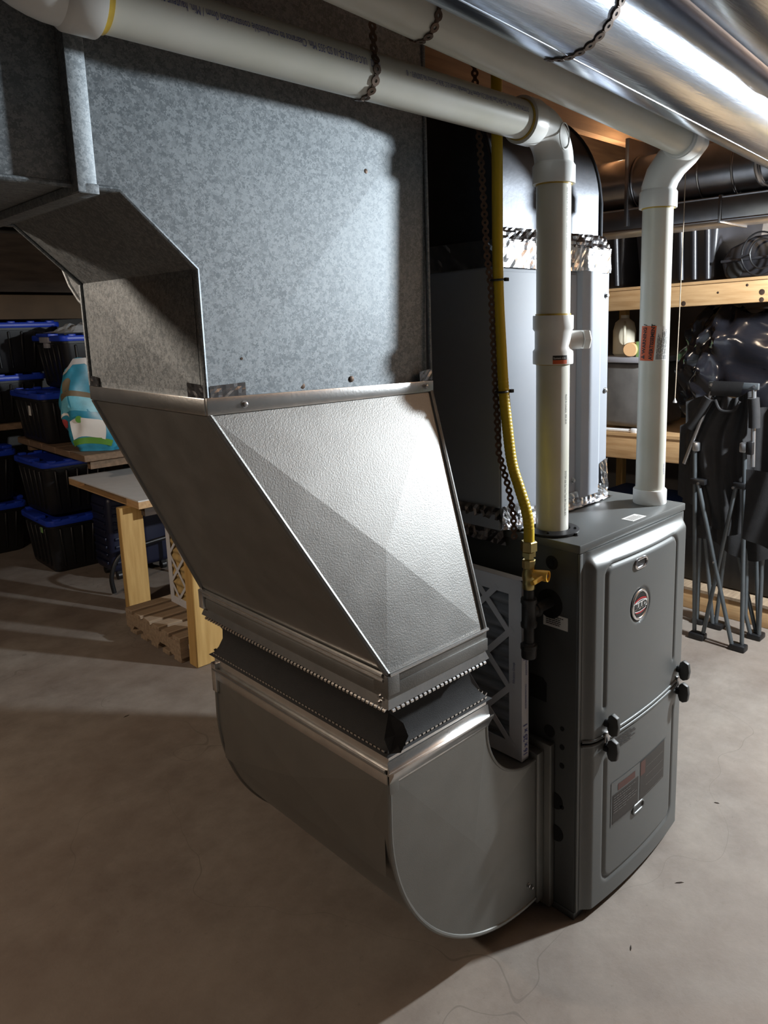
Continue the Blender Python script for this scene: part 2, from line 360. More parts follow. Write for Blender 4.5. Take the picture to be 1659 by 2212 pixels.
# ------------------------------------------------------------------ furnace
FW, FD, FH = 0.45, 0.70, 0.864
fur = thing('gas_furnace', 'tall grey gas furnace with two latched front doors and a round emblem', 'furnace', (FW/2, FD/2, 0))
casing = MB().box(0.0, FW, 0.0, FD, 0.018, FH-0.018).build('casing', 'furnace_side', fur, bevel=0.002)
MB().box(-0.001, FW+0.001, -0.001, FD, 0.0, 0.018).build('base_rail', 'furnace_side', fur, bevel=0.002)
MB().box(-0.004, FW+0.004, -0.008, FD+0.002, FH-0.018, FH).build('top_panel', 'furnace', fur, bevel=0.0025)
MB().box(0.0, 0.010, -0.006, 0.0, 0.02, FH-0.02).build('corner_flange', 'furnace', fur, bevel=0.001)
MB().box(FW-0.010, FW, -0.006, 0.0, 0.02, FH-0.02).build('corner_flange', 'furnace', fur, bevel=0.001)
def sstep(a, b, t):
    t = max(0, min(1, (t-a)/(b-a))); return t*t*(3-2*t)
def rrect(x, z, x0, x1, z0, z1, r):
    qx = abs(x-(x0+x1)/2)-(x1-x0)/2+r; qz = abs(z-(z0+z1)/2)-(z1-z0)/2+r
    return math.hypot(max(qx, 0), max(qz, 0))+min(max(qx, qz), 0)-r
def door_y(x, z, which):
    t = (x-0.225)/0.225
    y = 0.003 + 0.016*(1-t*t) + 0.015*sstep(0.010, 0.034, x)*sstep(0.003, 0.02, FW-x)
    if which == 'u':
        y *= 0.35+0.65*sstep(0.004, 0.035, 0.843-z)
        g = abs(rrect(x, z, 0.066, 0.375, 0.20, 0.806, 0.025)); k = sstep(0.485, 0.497, z)
    else:
        g = abs(rrect(x, z, 0.072, 0.385, 0.068, 0.70, 0.025)); k = sstep(0.374, 0.362, z) if z > 0.36 else 1
    y -= 0.0055*k*math.exp(-(g/0.0042)**2)
    if which == 'u':
        d = math.hypot((x-0.195), (z-0.688)); y -= 0.006*sstep(0.043, 0.034, d)
    return -y-0.002
def sstep_r(a, b, t): return sstep(a, b, t)
def door(name, z0, z1, which):
    nx, nz = 120, 110; mb = MB()
    xs = [0.010+(FW-0.020)*i/(nx-1) for i in range(nx)]; zs = [z0+(z1-z0)*j/(nz-1) for j in range(nz)]
    mb.grid(nx, nz, lambda u, v: (0.010+(FW-0.020)*u, door_y(0.010+(FW-0.020)*u, z0+(z1-z0)*v, which), z0+(z1-z0)*v))
    # returned edges to the casing
    for zz in (z0, z1):
        n = len(mb.v)
        for x in xs: mb.v += [(x, door_y(x, zz, which), zz), (x, 0.0, zz)]
        mb.f += [(n+2*i, n+2*i+2, n+2*i+3, n+2*i+1) for i in range(nx-1)]
    for x in (xs[0], xs[-1]):
        n = len(mb.v)
        for z in zs: mb.v += [(x, door_y(x, z, which), z), (x, 0.0, z)]
        mb.f += [(n+2*j, n+2*j+2, n+2*j+3, n+2*j+1) for j in range(nz-1)]
    return mb.build(name, 'furnace', fur, True, angle=35)
dU = door('upper_door', 0.4275, 0.845, 'u'); dL = door('lower_door', 0.022, 0.4195, 'l')
# rolled lips where the two doors meet
for zz, nm in ((0.4285, dU), (0.4175, dL)):
    MB().tube([(0.012+(FW-0.024)*i/30, door_y(0.012+(FW-0.024)*i/30, 0.44 if nm is dU else 0.41, 'u' if nm is dU else 'l')-0.001, zz) for i in range(31)], 0.0032, 8).build('rolled_lip', 'furnace', nm, True)
# emblem
ex, ez = 0.195, 0.688; ey = -0.033
emb = MB().lathe([(0.031, 0), (0.031, 0.004)], (ex, ey+0.002, ez), (0, -1, 0), 40).build('emblem', 'black', fur, True)
MB().tube([(ex+0.0325*math.cos(a), ey-0.001, ez+0.0325*math.sin(a)) for a in [2*PI*i/48 for i in range(48)]], 0.0032, 10, closed=True).build('chrome_ring', 'chrome', emb, True)
pf = plane_fn((ex, ey-0.0028, ez), (1, 0, 0), (0, 0, 1))
MB().add([pf(-0.0285, -0.0085), pf(0.0285, -0.0085), pf(0.0285, 0.0075), pf(-0.0285, 0.0075)], [(0, 1, 2, 3)]).build('name_band', 'paper', emb)
pf3 = plane_fn((ex, ey-0.0037, ez), (1, 0, 0), (0, 0, 1))
text('lettering', 'RUUD', 0.0185, 'black_ink', emb, lambda x, y: pf3(x, y-0.0068), 'CENTER', bold=0.0007, sx=1.04)
def swoosh(name, pts, wd, mat):
    mb = MB(); n = len(pts); vs = [pf(x, y+s*wd/2) for x, y in pts for s in (-1, 1)]
    mb.add(vs, [(2*i, 2*i+2, 2*i+3, 2*i+1) for i in range(n-1)]); return mb.build(name, mat, emb)
swoosh('swoosh', [(-0.025+0.05*i/16, 0.010+0.005*math.sin(PI*i/16)) for i in range(17)], 0.004, 'red')
swoosh('white_swoosh', [(-0.027+0.054*i/16, 0.0068+0.004*math.sin(PI*i/16)) for i in range(17)], 0.0016, 'white')
swoosh('swoosh', [(-0.025+0.05*i/16, -0.0115-0.003*math.sin(PI*i/16)) for i in range(17)], 0.0016, 'white')
swoosh('swoosh', [(-0.02+0.04*i/16, -0.0145-0.003*math.sin(PI*i/16)) for i in range(17)], 0.003, 'red')
# finger slots
def finger_slot(x, z, parent):
    y = door_y(x, z, 'u' if z > 0.42 else 'l'); a, b = 0.024, 0.010
    pth = [(x+math.copysign(a-b, math.cos(t))+b*math.cos(t), y-0.001, z+b*math.sin(t)) for t in [2*PI*i/40 for i in range(40)]]
    o = MB().tube(pth, 0.0028, 8, closed=True).build('finger_slot', 'chrome' if z > 0.42 else 'furnace', parent, True)
    mb = MB(); mb.add([(p[0], y-0.0006, p[2]) for p in pth], [tuple(range(40))]); mb.build('slot_recess', 'black' if z > 0.42 else 'furnace_side', o)
finger_slot(0.192, 0.786, fur); finger_slot(0.207, 0.187, fur)
# latches
def latch(x, z, flip):
    y = door_y(x, z, 'u' if z > 0.424 else 'l'); s = -1 if flip else 1
    prof = [(y-0.010, z-0.022), (y-0.018, z-0.025), (y-0.030, z-0.019), (y-0.033, z), (y-0.030, z+0.020), (y-0.017, z+0.026), (y-0.009, z+0.020), (y-0.006, z+0.008), (y-0.006, z-0.010)]
    o = MB().prism(prof, 'x', x-0.006, x+0.006).build('latch', 'knob', fur, bevel=0.0018)
    MB().cyl((x, y+0.002, z), (x, y-0.010, z), 0.009, 16).build('latch_shank', 'black', o, True)
for x in (0.072, 0.405):
    latch(x, 0.456, False); latch(x, 0.398, True)
    y = door_y(x, 0.43, 'u')
    MB().box(x-0.008, x+0.008, y-0.006, y+0.002, 0.412, 0.436).build('latch_bracket', 'screw', fur, bevel=0.002)
# door decals (printed on film)
def door_fn(x0=0, off=0.0009): return lambda x, z: Vector((x, door_y(x, z, 'l')-off, z))
df = door_fn()
def decal(name, x0, x1, z0, z1, mat, off, parent=None):
    mb = MB(); n = 16; f2 = door_fn(0, off)
    mb.grid(n, 6, lambda u, v: f2(x0+(x1-x0)*u, z0+(z1-z0)*v)); return mb.build(name, mat, parent or fur, True)
rl = thing if False else None
lab = decal('rating_decal', 0.095, 0.345, 0.192, 0.300, 'furnace', 0.0008)
decal('decal_panel', 0.100, 0.205, 0.196, 0.268, 'decal', 0.0012, lab); decal('decal_panel', 0.212, 0.335, 0.200, 0.300, 'decal', 0.0012, lab)
decal('decal_heading', 0.120, 0.190, 0.272, 0.288, 'decal_red', 0.0012, lab); decal('decal_heading', 0.214, 0.236, 0.262, 0.297, 'decal_red', 0.0015, lab)
f3 = door_fn(0, 0.0018)
stuff(bars(MB(), f3, 0.104, 0.200, 0.222, 0.266, 7, 0.4, 0.5).build('fine_print', 'decal_line', lab))
stuff(bars(MB(), f3, 0.240, 0.330, 0.204, 0.296, 4, 0.06, 0.05).build('fine_print', 'decal_line', lab))
stuff(bars(MB(), f3, 0.102, 0.200, 0.1975, 0.200, 1, 0.5, 0.1).build('fine_print', 'decal_line', lab))
l2 = decal('notice_decal', 0.090, 0.190, 0.378, 0.410, 'furnace', 0.0008)
stuff(bars(MB(), f3, 0.093, 0.186, 0.380, 0.408, 6, 0.5, 0.25).build('fine_print', 'decal', l2))
# side knock-outs, holes and label on the left casing panel
def disc(name, y, z, r, mat='hole', t=0.0012, parent=None, seg=24):
    return MB().lathe([(r, 0), (r, t)], (0.0, y, z), (-1, 0, 0), seg).build(name, mat, parent or fur, True)
for y, z, r in ((0.063, 0.813, 0.015), (0.068, 0.722, 0.032), (0.067, 0.430, 0.014), (0.034, 0.448, 0.005), (0.034, 0.405, 0.006), (0.034, 0.361, 0.006), (0.050, 0.270, 0.019), (0.033, 0.262, 0.005), (0.048, 0.192, 0.019)):
    disc('knockout', y, z, r)
disc('knockout_plug', 0.063, 0.813, 0.007, 'black', 0.003)
MB().prism([(0.075, 0.495), (0.118, 0.495), (0.118, 0.548), (0.085, 0.548), (0.075, 0.538)], 'x', -0.0012, 0).build('knockout', 'hole', fur)
sl = MB().box(-0.0008, 0, 0.022, 0.084, 0.672, 0.701).build('side_label', 'paper', fur)
sf = plane_fn((-0.0012, 0.081, 0.674), (0, -1, 0), (0, 0, 1))
stuff(bars(MB(), sf, 0.004, 0.048, 0.004, 0.025, 5, 0.45, 0.3).build('fine_print', 'black_ink', sl))
ts = MB().box(0.225, 0.283, 0.004, 0.034, FH, FH+0.0006).build('top_sticker', 'paper', fur)
stuff(bars(MB(), plane_fn((0.228, 0.006, FH+0.001), (1, 0, 0), (0, 1, 0)), 0.002, 0.05, 0.002, 0.024, 5, 0.4, 0.2).build('fine_print', 'decal_line', ts))
screw(fur, (0.052, 0.040, FH), (0, 0, 1), 0.004, 'black')
for y in (0.045, 0.2): screw(fur, (FW+0.004, y, FH-0.03), (1, 0, 0), 0.004)

# ------------------------------------------------------------------ coil cabinet on top of the furnace
CZ = 1.440
cab = thing('coil_cabinet', 'slate grey coil cabinet taped on top of the furnace behind the white pipes', 'cabinet', (0.18, 0.42, FH))
MB().box(-0.024, 0.395, 0.171, 0.69, FH, CZ).build('body', 'cabinet', cab, bevel=0.003)
MB().box(-0.022, 0.255, 0.167, 0.172, FH+0.03, CZ-0.03).build('front_panel', 'cabinet', cab, bevel=0.001)
MB().prism([(0.258, 0.172), (0.268, 0.160), (0.300, 0.160), (0.345, 0.160), (0.362, 0.168), (0.394, 0.168), (0.394, 0.172)], 'z', FH+0.02, CZ-0.02).build('access_panel', 'cabinet', cab)
for z in (1.365, 1.135, 0.925): screw(cab, (0.384, 0.168, z), (0, -1, 0), 0.005)
screw(cab, (0.245, 0.167, 0.93), (0, -1, 0), 0.005)
def tape(name, quads, parent, amp=0.0022):
    mb = MB()
    for q in quads: crinkle(mb, *q, amp)
    return mb.build(name, 'foil', parent)
tape('foil_tape', [((-0.024, 0.166, CZ-0.022), (0.395, 0.166, CZ-0.022), (0.395, 0.166, CZ+0.034), (-0.024, 0.166, CZ+0.034), (0, -1, 0), 44, 7)], cab)
tape('foil_tape', [((-0.024, 0.166, CZ-0.020), (-0.024, 0.69, CZ-0.030), (-0.024, 0.69, CZ+0.03), (-0.024, 0.166, CZ+0.034), (-1, 0, 0), 44, 7)], cab)
tape('foil_tape', [((-0.024, 0.166, FH+0.055), (0.07, 0.166, FH+0.050), (0.07, 0.166, FH+0.002), (-0.024, 0.166, FH+0.002), (0, -1, 0), 14, 8), ((-0.03, 0.166, FH+0.002), (0.08, 0.166, FH+0.002), (0.05, 0.130, FH+0.001), (-0.004, 0.135, FH+0.001), (0, 0, 1), 12, 5)], cab, 0.005)
tape('foil_tape', [((0.07, 0.166, FH+0.036), (0.395, 0.166, FH+0.040), (0.395, 0.163, FH+0.003), (0.07, 0.163, FH+0.003), (0, -1, 0), 36, 6), ((0.07, 0.163, FH+0.001), (0.397, 0.163, FH+0.001), (0.397, 0.146, FH+0.001), (0.07, 0.146, FH+0.001), (0, 0, 1), 30, 3)], cab, 0.003)
tape('foil_tape', [((-0.025, 0.166, FH+0.052), (-0.025, 0.66, FH+0.045), (-0.007, 0.66, FH-0.03), (-0.006, 0.166, FH-0.035), (-1, 0, 0), 44, 9)], cab, 0.006)
tape('foil_tape', [((0.36, 0.168, FH+0.09), (0.396, 0.168, FH+0.10), (0.398, 0.166, FH+0.02), (0.37, 0.165, FH+0.03), (0, -1, 0), 6, 7)], cab, 0.004)

cab.location.y += 0.012
# ------------------------------------------------------------------ supply elbow above the cabinet (turns to the back)
sup = thing('supply_elbow_duct', 'dark steel supply duct elbow curving backward above the coil cabinet', 'duct', (0.18, 0.5, CZ))
prof = [(0.200, CZ+0.02), (0.200, 1.58)] + [(0.44-0.24*math.cos(a), 1.58+0.24*math.sin(a)) for a in [PI/2*i/16 for i in range(1, 17)]] + [(1.6, 1.82), (1.6, 1.54), (0.69, 1.54), (0.67, 1.52), (0.66, CZ+0.02)]
MB().prism(prof, 'x', -0.012, 0.383).build('elbow_body', 'dark_duct', sup, True, angle=50)
for x in (-0.012, 0.383):
    MB().tube([(x, y-0.002 if z < 1.6 else y, z) for y, z in prof[:18]]+[(x, 1.6, 1.822)], 0.0042, 8).build('seam', 'dark_duct', sup, True)
tape('foil_tape', [((-0.022, 0.178, CZ+0.030), (0.393, 0.178, CZ+0.030), (0.386, 0.192, CZ+0.064), (-0.014, 0.192, CZ+0.058), (0, -1, 0.3), 44, 6)], sup, 0.004)

# ------------------------------------------------------------------ return air: starter, elbow, flexible joint, transition, trunk
col = thing('return_starter_frame', 'galvanized starter frame joining the lower return elbow to the furnace side', 'duct frame', (-0.02, 0.36, 0.012))
MB().box(-0.018, -0.002, 0.052, 0.690, 0.012, 0.408).build('flange', 'galv_elbow', col, bevel=0.002)
MB().box(-0.042, -0.018, 0.068, 0.672, 0.028, 0.392).build('collar', 'galv_elbow', col, bevel=0.003)
YE, YE2 = 0.074, 0.658
elb = thing('return_elbow', 'satin galvanized elbow boot with rounded heel low beside the furnace', 'duct', (-0.25, 0.366, 0.04))
heel = [(-0.458, 0.545), (-0.460, 0.44)] + [(-0.06-0.40*math.cos(a), 0.44-0.40*math.sin(a)) for a in [PI/2*i/28 for i in range(1, 29)]] + [(-0.043, 0.0402)]
thr = [(-0.043, 0.378), (-0.06, 0.378)] + [(-0.06-0.142*math.sin(a), 0.52-0.142*math.cos(a)) for a in [PI/2*i/14 for i in range(1, 15)]] + [(-0.202, 0.545)]
MB().prism(heel+thr, 'y', YE, YE2).build('elbow_body', 'galv_elbow', elb, True, angle=50)
mb = MB(); ring = heel+thr
mb.add([(-0.25, YE-0.009, 0.30)]+[(x, YE-0.0006, z) for x, z in ring], [(0, i+1, (i+1) % len(ring)+1) for i in range(len(ring))]); mb.build('creased_cheek', 'galv_elbow', elb, True, angle=1.6)
mb = MB(); mb.add([(-0.466, 0.36, 0.42), (-0.4585, 0.09, 0.53), (-0.4585, 0.64, 0.53), (-0.4600, 0.64, 0.34), (-0.4600, 0.09, 0.34)], [(0, 1, 2), (0, 2, 3), (0, 3, 4), (0, 4, 1)]); mb.build('creased_heel', 'galv_elbow', elb)
for y in (YE, YE2):
    MB().tube([(x, y, z) for x, z in heel], 0.0045, 8).build('heel_seam', 'galv_elbow', elb, True)
    MB().tube([(x, y, z) for x, z in thr], 0.0035, 8).build('throat_seam', 'galv_elbow', elb, True)
for z in (0.078, 0.090): screw(elb, (-0.058-0.012*(z > 0.08), YE-0.002, z), (0, -1, 0), 0.004)
def rect_band(mb, x0, x1, y0, y1, z0, z1, t=0.004):
    mb.box(x0-t, x1+t, y0-t, y0, z0, z1); mb.box(x0-t, x1+t, y1, y1+t, z0, z1); mb.box(x0-t, x0, y0, y1, z0, z1); mb.box(x1, x1+t, y0, y1, z0, z1); return mb
# collar of the elbow: cleats on each side
rect_band(MB(), -0.458, -0.202, YE, YE2, 0.528, 0.548, 0.004).build('collar_cleat', 'galv_band', elb, bevel=0.001)
MB().prism([(YE-0.004, 0.531), (YE-0.016, 0.552), (YE-0.017, 0.558), (YE-0.013, 0.556), (YE-0.005, 0.552), (YE-0.001, 0.573), (YE, 0.545), (YE, 0.531)], 'x', -0.462, -0.197).build('drive_cleat', 'galv_band', elb, bevel=0.001)
MB().tube([(-0.462, YE+0.004, 0.553), (-0.4635, YE2, 0.553)], 0.004, 8).build('slip_cleat', 'galv_band', elb, True)
MB().box(-0.466, -0.452, YE2-0.012, YE2+0.005, 0.50, 0.568).build('corner_tab', 'galv_band', elb, bevel=0.001)
MB().box(-0.462, -0.440, YE-0.005, YE+0.002, 0.512, 0.548).build('corner_tab', 'galv_elbow', elb, bevel=0.001)
# flexible connector
flx = thing('flexible_duct_connector', 'black canvas flexible connector with toothed metal bands between elbow and transition', 'duct connector', (-0.34, 0.36, 0.553))
LX0, LX1, LY0, LY1 = -0.457, -0.203, YE+0.001, YE2-0.001
UX0, UX1, UY0, UY1 = -0.468, -0.224, 0.057, 0.665
rect_band(MB(), LX0, LX1, LY0, LY1, 0.553, 0.590, 0.001).build('lower_band', 'galv_band', flx)
rect_band(MB(), UX0, UX1, UY0, UY1, 0.680, 0.722, 0.001).build('upper_band', 'galv', flx)
def rloop(x0, x1, y0, y1, z, ins, n=14, wob=0.0):
    x0 += ins; x1 -= ins; y0 += ins; y1 -= ins; L = []
    for i in range(n): L.append((x0+(x1-x0)*i/n, y0, z))
    for i in range(n*2): L.append((x1, y0+(y1-y0)*i/(2*n), z))
    for i in range(n): L.append((x1-(x1-x0)*i/n, y1, z))
    for i in range(n*2): L.append((x0, y1-(y1-y0)*i/(2*n), z))
    return [Vector(p)+Vector((random.uniform(-wob, wob), random.uniform(-wob, wob), 0)) for p in L]
loops = []
for k, (z, ins) in enumerate(((0.586, -0.010), (0.592, 0.0), (0.604, 0.008), (0.624, 0.018), (0.645, 0.021), (0.664, 0.014), (0.674, 0.004), (0.684, 0.0))):
    t = (z-0.586)/0.098; m = lambda a, b: a+(b-a)*t
    loops.append(rloop(m(LX0, UX0), m(LX1, UX1), m(LY0, UY0), m(LY1, UY1), z, ins, wob=0.0012 if 0 < k < 7 else 0))
MB().rings(loops, False).build('canvas', 'canvas', flx, True, angle=70)
# folded ear of canvas at the near corner
MB().add([(-0.468, 0.058, 0.674), (-0.452, 0.040, 0.655), (-0.443, 0.038, 0.628), (-0.455, 0.045, 0.600), (-0.462, 0.066, 0.592), (-0.476, 0.062, 0.628), (-0.462, 0.052, 0.632)],
         [(0, 1, 6), (1, 2, 6), (2, 3, 6), (3, 4, 6), (4, 5, 6), (5, 0, 6)]).build('canvas_fold', 'canvas', flx)
def teeth(x0, x1, y0, y1, z, dn):
    mb = MB(); p = 0.0105; wd = 0.0062
    def tooth(c, out, along):
        c, out, along = Vector(c), Vector(out), Vector(along); a = c-along*wd/2; b = c+along*wd/2; t = Vector((0, 0, 0.0016))
        q = [a, b, b+out*0.008+Vector((0, 0, dn*0.005)), a+out*0.008+Vector((0, 0, dn*0.005))]
        mb.add([x-t for x in q]+[x+t for x in q], [(0, 3, 2, 1), (4, 5, 6, 7), (0, 1, 5, 4), (1, 2, 6, 5), (2, 3, 7, 6), (3, 0, 4, 7)])
    n = int((x1-x0)/p)
    for i in range(n): tooth((x0+p*(i+0.5), y0, z), (0, -1, 0), (1, 0, 0)); tooth((x0+p*(i+0.5), y1, z), (0, 1, 0), (1, 0, 0))
    n = int((y1-y0)/p)
    for i in range(n): tooth((x0, y0+p*(i+0.5), z), (-1, 0, 0), (0, 1, 0)); tooth((x1, y0+p*(i+0.5), z), (1, 0, 0), (0, 1, 0))
    return mb
stuff(teeth(LX0, LX1, LY0, LY1, 0.588, 1).build('crimp_teeth', 'galv_band', flx)); stuff(teeth(UX0, UX1, UY0, UY1, 0.683, -1).build('crimp_teeth', 'galv_band', flx))
def flare(x0, x1, y0, y1, za, zb, o):
    return MB().rings([[Vector(p) for p in ((x0-a, y0-a, z), (x1+a, y0-a, z), (x1+a, y1+a, z), (x0-a, y1+a, z))] for z, a in ((za, o), (zb, 0))], False)
flare(UX0, UX1, UY0, UY1, 0.6825, 0.700, 0.006).build('crimp_flare', 'galv_band', flx)
flare(LX0, LX1, LY0, LY1, 0.5885, 0.580, 0.005).build('crimp_flare', 'galv_band', flx)
# transition
TB = [(-0.468, 0.057), (-0.224, 0.057), (-0.224, 0.665), (-0.468, 0.665)]; ZB = 0.741
TT = [(-0.664, 0.219), (-0.190, 0.219), (-0.190, 0.652), (-0.664, 0.652)]; ZT = 1.180
trn = thing('offset_transition', 'shiny new offset duct transition with cross-creased faces below the old trunk', 'duct', (-0.4, 0.36, 0.722))
names = ['front_panel', 'inner_panel', 'back_panel', 'left_panel']
out = [(0.0, -1.0, 0.35), (1, 0, 0), (0, 1, 0), (-1, 0, -0.35)]
for k in range(4):
    a, b = k, (k+1) % 4
    p = [Vector((*TB[a], ZB)), Vector((*TB[b], ZB)), Vector((*TT[b], ZT)), Vector((*TT[a], ZT))]
    # crossing of the diagonals, pushed outward: the cross-break
    c = (p[0]+p[1]+p[2]+p[3])/4
    if k == 0: c = p[1].lerp(p[3], 0.42)
    if k == 3: c = p[0].lerp(p[2], 0.47)
    c = c+Vector(out[k]).normalized()*0.009
    MB().add([c]+p, [(0, 1, 2), (0, 2, 3), (0, 3, 4), (0, 4, 1)]).build(names[k], 'galv', trn)
for k in range(4):
    MB().tube([Vector((*TB[k], ZB)), Vector((*TT[k], ZT))], 0.0055, 8).build('corner_seam', 'galv', trn, True)
rect_band(MB(), UX0, UX1, UY0, UY1, 0.722, 0.742, 0.003).build('lower_collar', 'galv', trn, bevel=0.001)
MB().tube([(UX0-0.006, UY0+0.004, 0.741), (UX0-0.006, UY1, 0.741)], 0.0045, 8).build('slip_cleat', 'galv_band', trn, True)
MB().tube([(UX0-0.006, UY0+0.004, 0.732), (UX0-0.006, UY1, 0.732)], 0.003, 8).build('slip_cleat', 'galv_band', trn, True)
MB().tube([(UX0, UY0-0.005, 0.742), (UX1+0.004, UY0-0.005, 0.742)], 0.0035, 8).build('slip_cleat', 'galv_band', trn, True)
rect_band(MB(), UX0, UX1, UY0, UY1, 0.700, 0.7235, 0.0045).build('cleat_band', 'galv', trn, bevel=0.001)
MB().box(UX0-0.010, UX0+0.004, UY1-0.012, UY1+0.006, 0.70, 0.742).build('corner_tab', 'galv_band', trn, bevel=0.001)
MB().box(UX0-0.0065, UX0+0.02, UY0-0.0075, UY0+0.03, 0.706, 0.742).build('corner_tab', 'galv', trn, bevel=0.002)
for y, z in ((0.075, 0.70), (0.072, 0.712)): screw(trn, (UX0-0.004, y, z-0.012), (-1, 0, 0), 0.003)
# upper collar: front strap slightly lower at the right, as hung
MB().add([(-0.668, 0.2135, 1.180), (-0.186, 0.2135, 1.178), (-0.186, 0.2135, 1.199), (-0.668, 0.2135, 1.207), (-0.668, 0.221, 1.180), (-0.186, 0.221, 1.178), (-0.186, 0.221, 1.199), (-0.668, 0.221, 1.207)],
         [(0, 1, 2, 3), (4, 7, 6, 5), (0, 4, 5, 1), (1, 5, 6, 2), (2, 6, 7, 3), (3, 7, 4, 0)]).build('upper_collar', 'galv_band', trn, bevel=0.0015)
MB().box(-0.6695, -0.662, 0.219, 0.656, 1.180, 1.206).build('upper_collar', 'galv_band', trn, bevel=0.0015)
screw(trn, (-0.605, 0.2135, 1.192), (0, -1, 0), 0.004); screw(trn, (-0.208, 0.2135, 1.189), (0, -1, 0), 0.004)
# trunk with drop
trk = thing('return_air_duct', 'weathered spangled galvanized return trunk with angled drop at upper left', 'duct', (-0.42, 0.436, 1.19))
cheek = [(-2.3, 1.494), (-0.768, 1.494), (-0.664, 1.395), (-0.664, 1.195), (-0.190, 1.195), (-0.190, 1.82), (-2.3, 1.82)]
MB().prism(cheek, 'y', 0.234, 0.652).build('trunk_body', 'old_galv', trk)
mb = MB(); ck = [(-2.3, 0.219, 1.494), (-0.768, 0.219, 1.494), (-0.664, 0.219, 1.395), (-0.664, 0.219, 1.195), (-0.190, 0.2290, 1.195), (-0.190, 0.219, 1.69), (-0.190, 0.219, 1.82), (-2.3, 0.219, 1.82), (-0.430, 0.2185, 1.432), (-0.768, 0.219, 1.82)]
mb.add(ck, [(8, 3, 4), (8, 4, 5), (8, 5, 6), (8, 6, 9), (9, 7, 0, 1), (8, 9, 1), (8, 1, 2), (8, 2, 3)]); mb.build('creased_cheek', 'old_galv', trk)
mb = MB(); mb.add([p for q in ck[:8] for p in (q, (q[0], 0.2345, q[2]))], [(2*k, 2*k+1, (2*k+3) % 16, (2*k+2) % 16) for k in range(8)]); mb.build('cheek_edge', 'old_galv', trk)
mb = MB(); mb.add([(-0.670, 0.43, 1.295), (-0.6645, 0.235, 1.215), (-0.6645, 0.64, 1.215), (-0.6645, 0.64, 1.385), (-0.6645, 0.235, 1.385)], [(0, 1, 2), (0, 2, 3), (0, 3, 4), (0, 4, 1)]); mb.build('creased_side', 'old_galv', trk)
for y in (0.217, 0.654):
    MB().tube([(-1.6, y, 1.493), (-0.769, y, 1.493), (-0.666, y, 1.394), (-0.666, y, 1.207)], 0.004, 8).build('corner_seam', 'old_galv', trk, True)
MB().tube([(-0.189, 0.218, 1.20), (-0.189, 0.218, 1.82)], 0.0035, 8).build('corner_seam', 'old_galv', trk, True)
MB().prism([(-0.830, 0.219), (-0.830, 0.194), (-0.804, 0.199), (-0.801, 0.219)], 'z', 1.482, 1.82).build('standing_cleat', 'old_galv', trk, bevel=0.001)
MB().box(-0.829, -0.803, 0.196, 0.652, 1.481, 1.4935).build('standing_cleat', 'old_galv', trk, bevel=0.001)
tape('foil_tape', [((-0.661, 0.2165, 1.204), (-0.600, 0.2165, 1.205), (-0.600, 0.2165, 1.226), (-0.661, 0.2165, 1.224), (0, -1, 0), 10, 5), ((-0.6665, 0.219, 1.204), (-0.6665, 0.27, 1.205), (-0.6665, 0.27, 1.228), (-0.6665, 0.219, 1.226), (-1, 0, 0), 8, 5)], trk, 0.0012)
tape('foil_tape', [((-0.6665, 0.612, 1.207), (-0.6665, 0.656, 1.206), (-0.6665, 0.656, 1.226), (-0.6665, 0.612, 1.224), (-1, 0, 0), 8, 5)], trk, 0.0015)
tape('foil_tape', [((-0.222, 0.2165, 1.198), (-0.189, 0.2165, 1.202), (-0.189, 0.2165, 1.222), (-0.222, 0.2165, 1.218), (0, -1, 0), 6, 4)], trk, 0.0015)
for x, z, r in ((-0.488, 1.211, 0.0055), (-0.382, 1.215, 0.004), (-0.601, 1.262, 0.002), (-0.335, 1.570, 0.004)):
    MB().lathe([(r*1.4, 0), (r*0.9, 0.0012)], (x, 0.2235 if z < 1.23 else 0.2195, z), (0, -1, 0), 10).build('open_hole', 'rust', trk, True)
# branch elbow tucked behind the drop
MB().prism([(0.658, 1.348), (0.695, 1.350), (0.735, 1.368), (0.775, 1.398), (0.805, 1.436), (0.828, 1.482), (0.85, 1.56), (0.86, 1.80), (0.658, 1.80)], 'x', -0.640, -0.25)
br = thing('branch_elbow', 'small rounded galvanized branch duct tucked behind the return trunk', 'duct', (-0.45, 0.75, 1.348))
bp_ = [(0.658, 1.348), (0.695, 1.350), (0.735, 1.368), (0.775, 1.398), (0.805, 1.436), (0.828, 1.482), (0.85, 1.56), (0.86, 1.80)]
MB().prism(bp_+[(0.658, 1.80)], 'x', -0.640, -0.25).build('branch_body', 'old_galv', br, True, angle=50)
MB().tube([(-0.641, y, z) for y, z in bp_], 0.004, 8).build('seam', 'old_galv', br, True)

# ------------------------------------------------------------------ white vent pipes
PR = 0.0345
def bend(p0, d0, d1, R, n=12):
    p0, d0, d1 = Vector(p0), Vector(d0).normalized(), Vector(d1).normalized(); c = p0+d1*R
    return [c - d1*R*math.cos(PI/2*i/n) + d0*R*math.sin(PI/2*i/n) for i in range(n+1)]
p1 = thing('exhaust_vent_pipe', 'white plastic vent pipe with hexagon-plug tee, elbowing left above the return trunk', 'pipe', (0.05, 0.099, FH))
X1, Y1, ZH = 0.05, 0.099, 1.677
MB().lathe([(0.056, 0), (0.058, 0.002), (0.058, 0.006), (0.040, 0.010), (0.038, 0.004)], (X1, Y1, FH), (0, 0, 1), 40).build('floor_flange', 'black', p1, True)
for a in (0.4, 2.0, 3.6, 5.2): screw(p1, (X1+0.049*math.cos(a), Y1+0.049*math.sin(a), FH+0.006), (0, 0, 1), 0.003, 'black')
MB().cyl((X1, Y1, FH+0.006), (X1, Y1, 1.60), PR, 40).build('riser', 'pvc', p1, True)
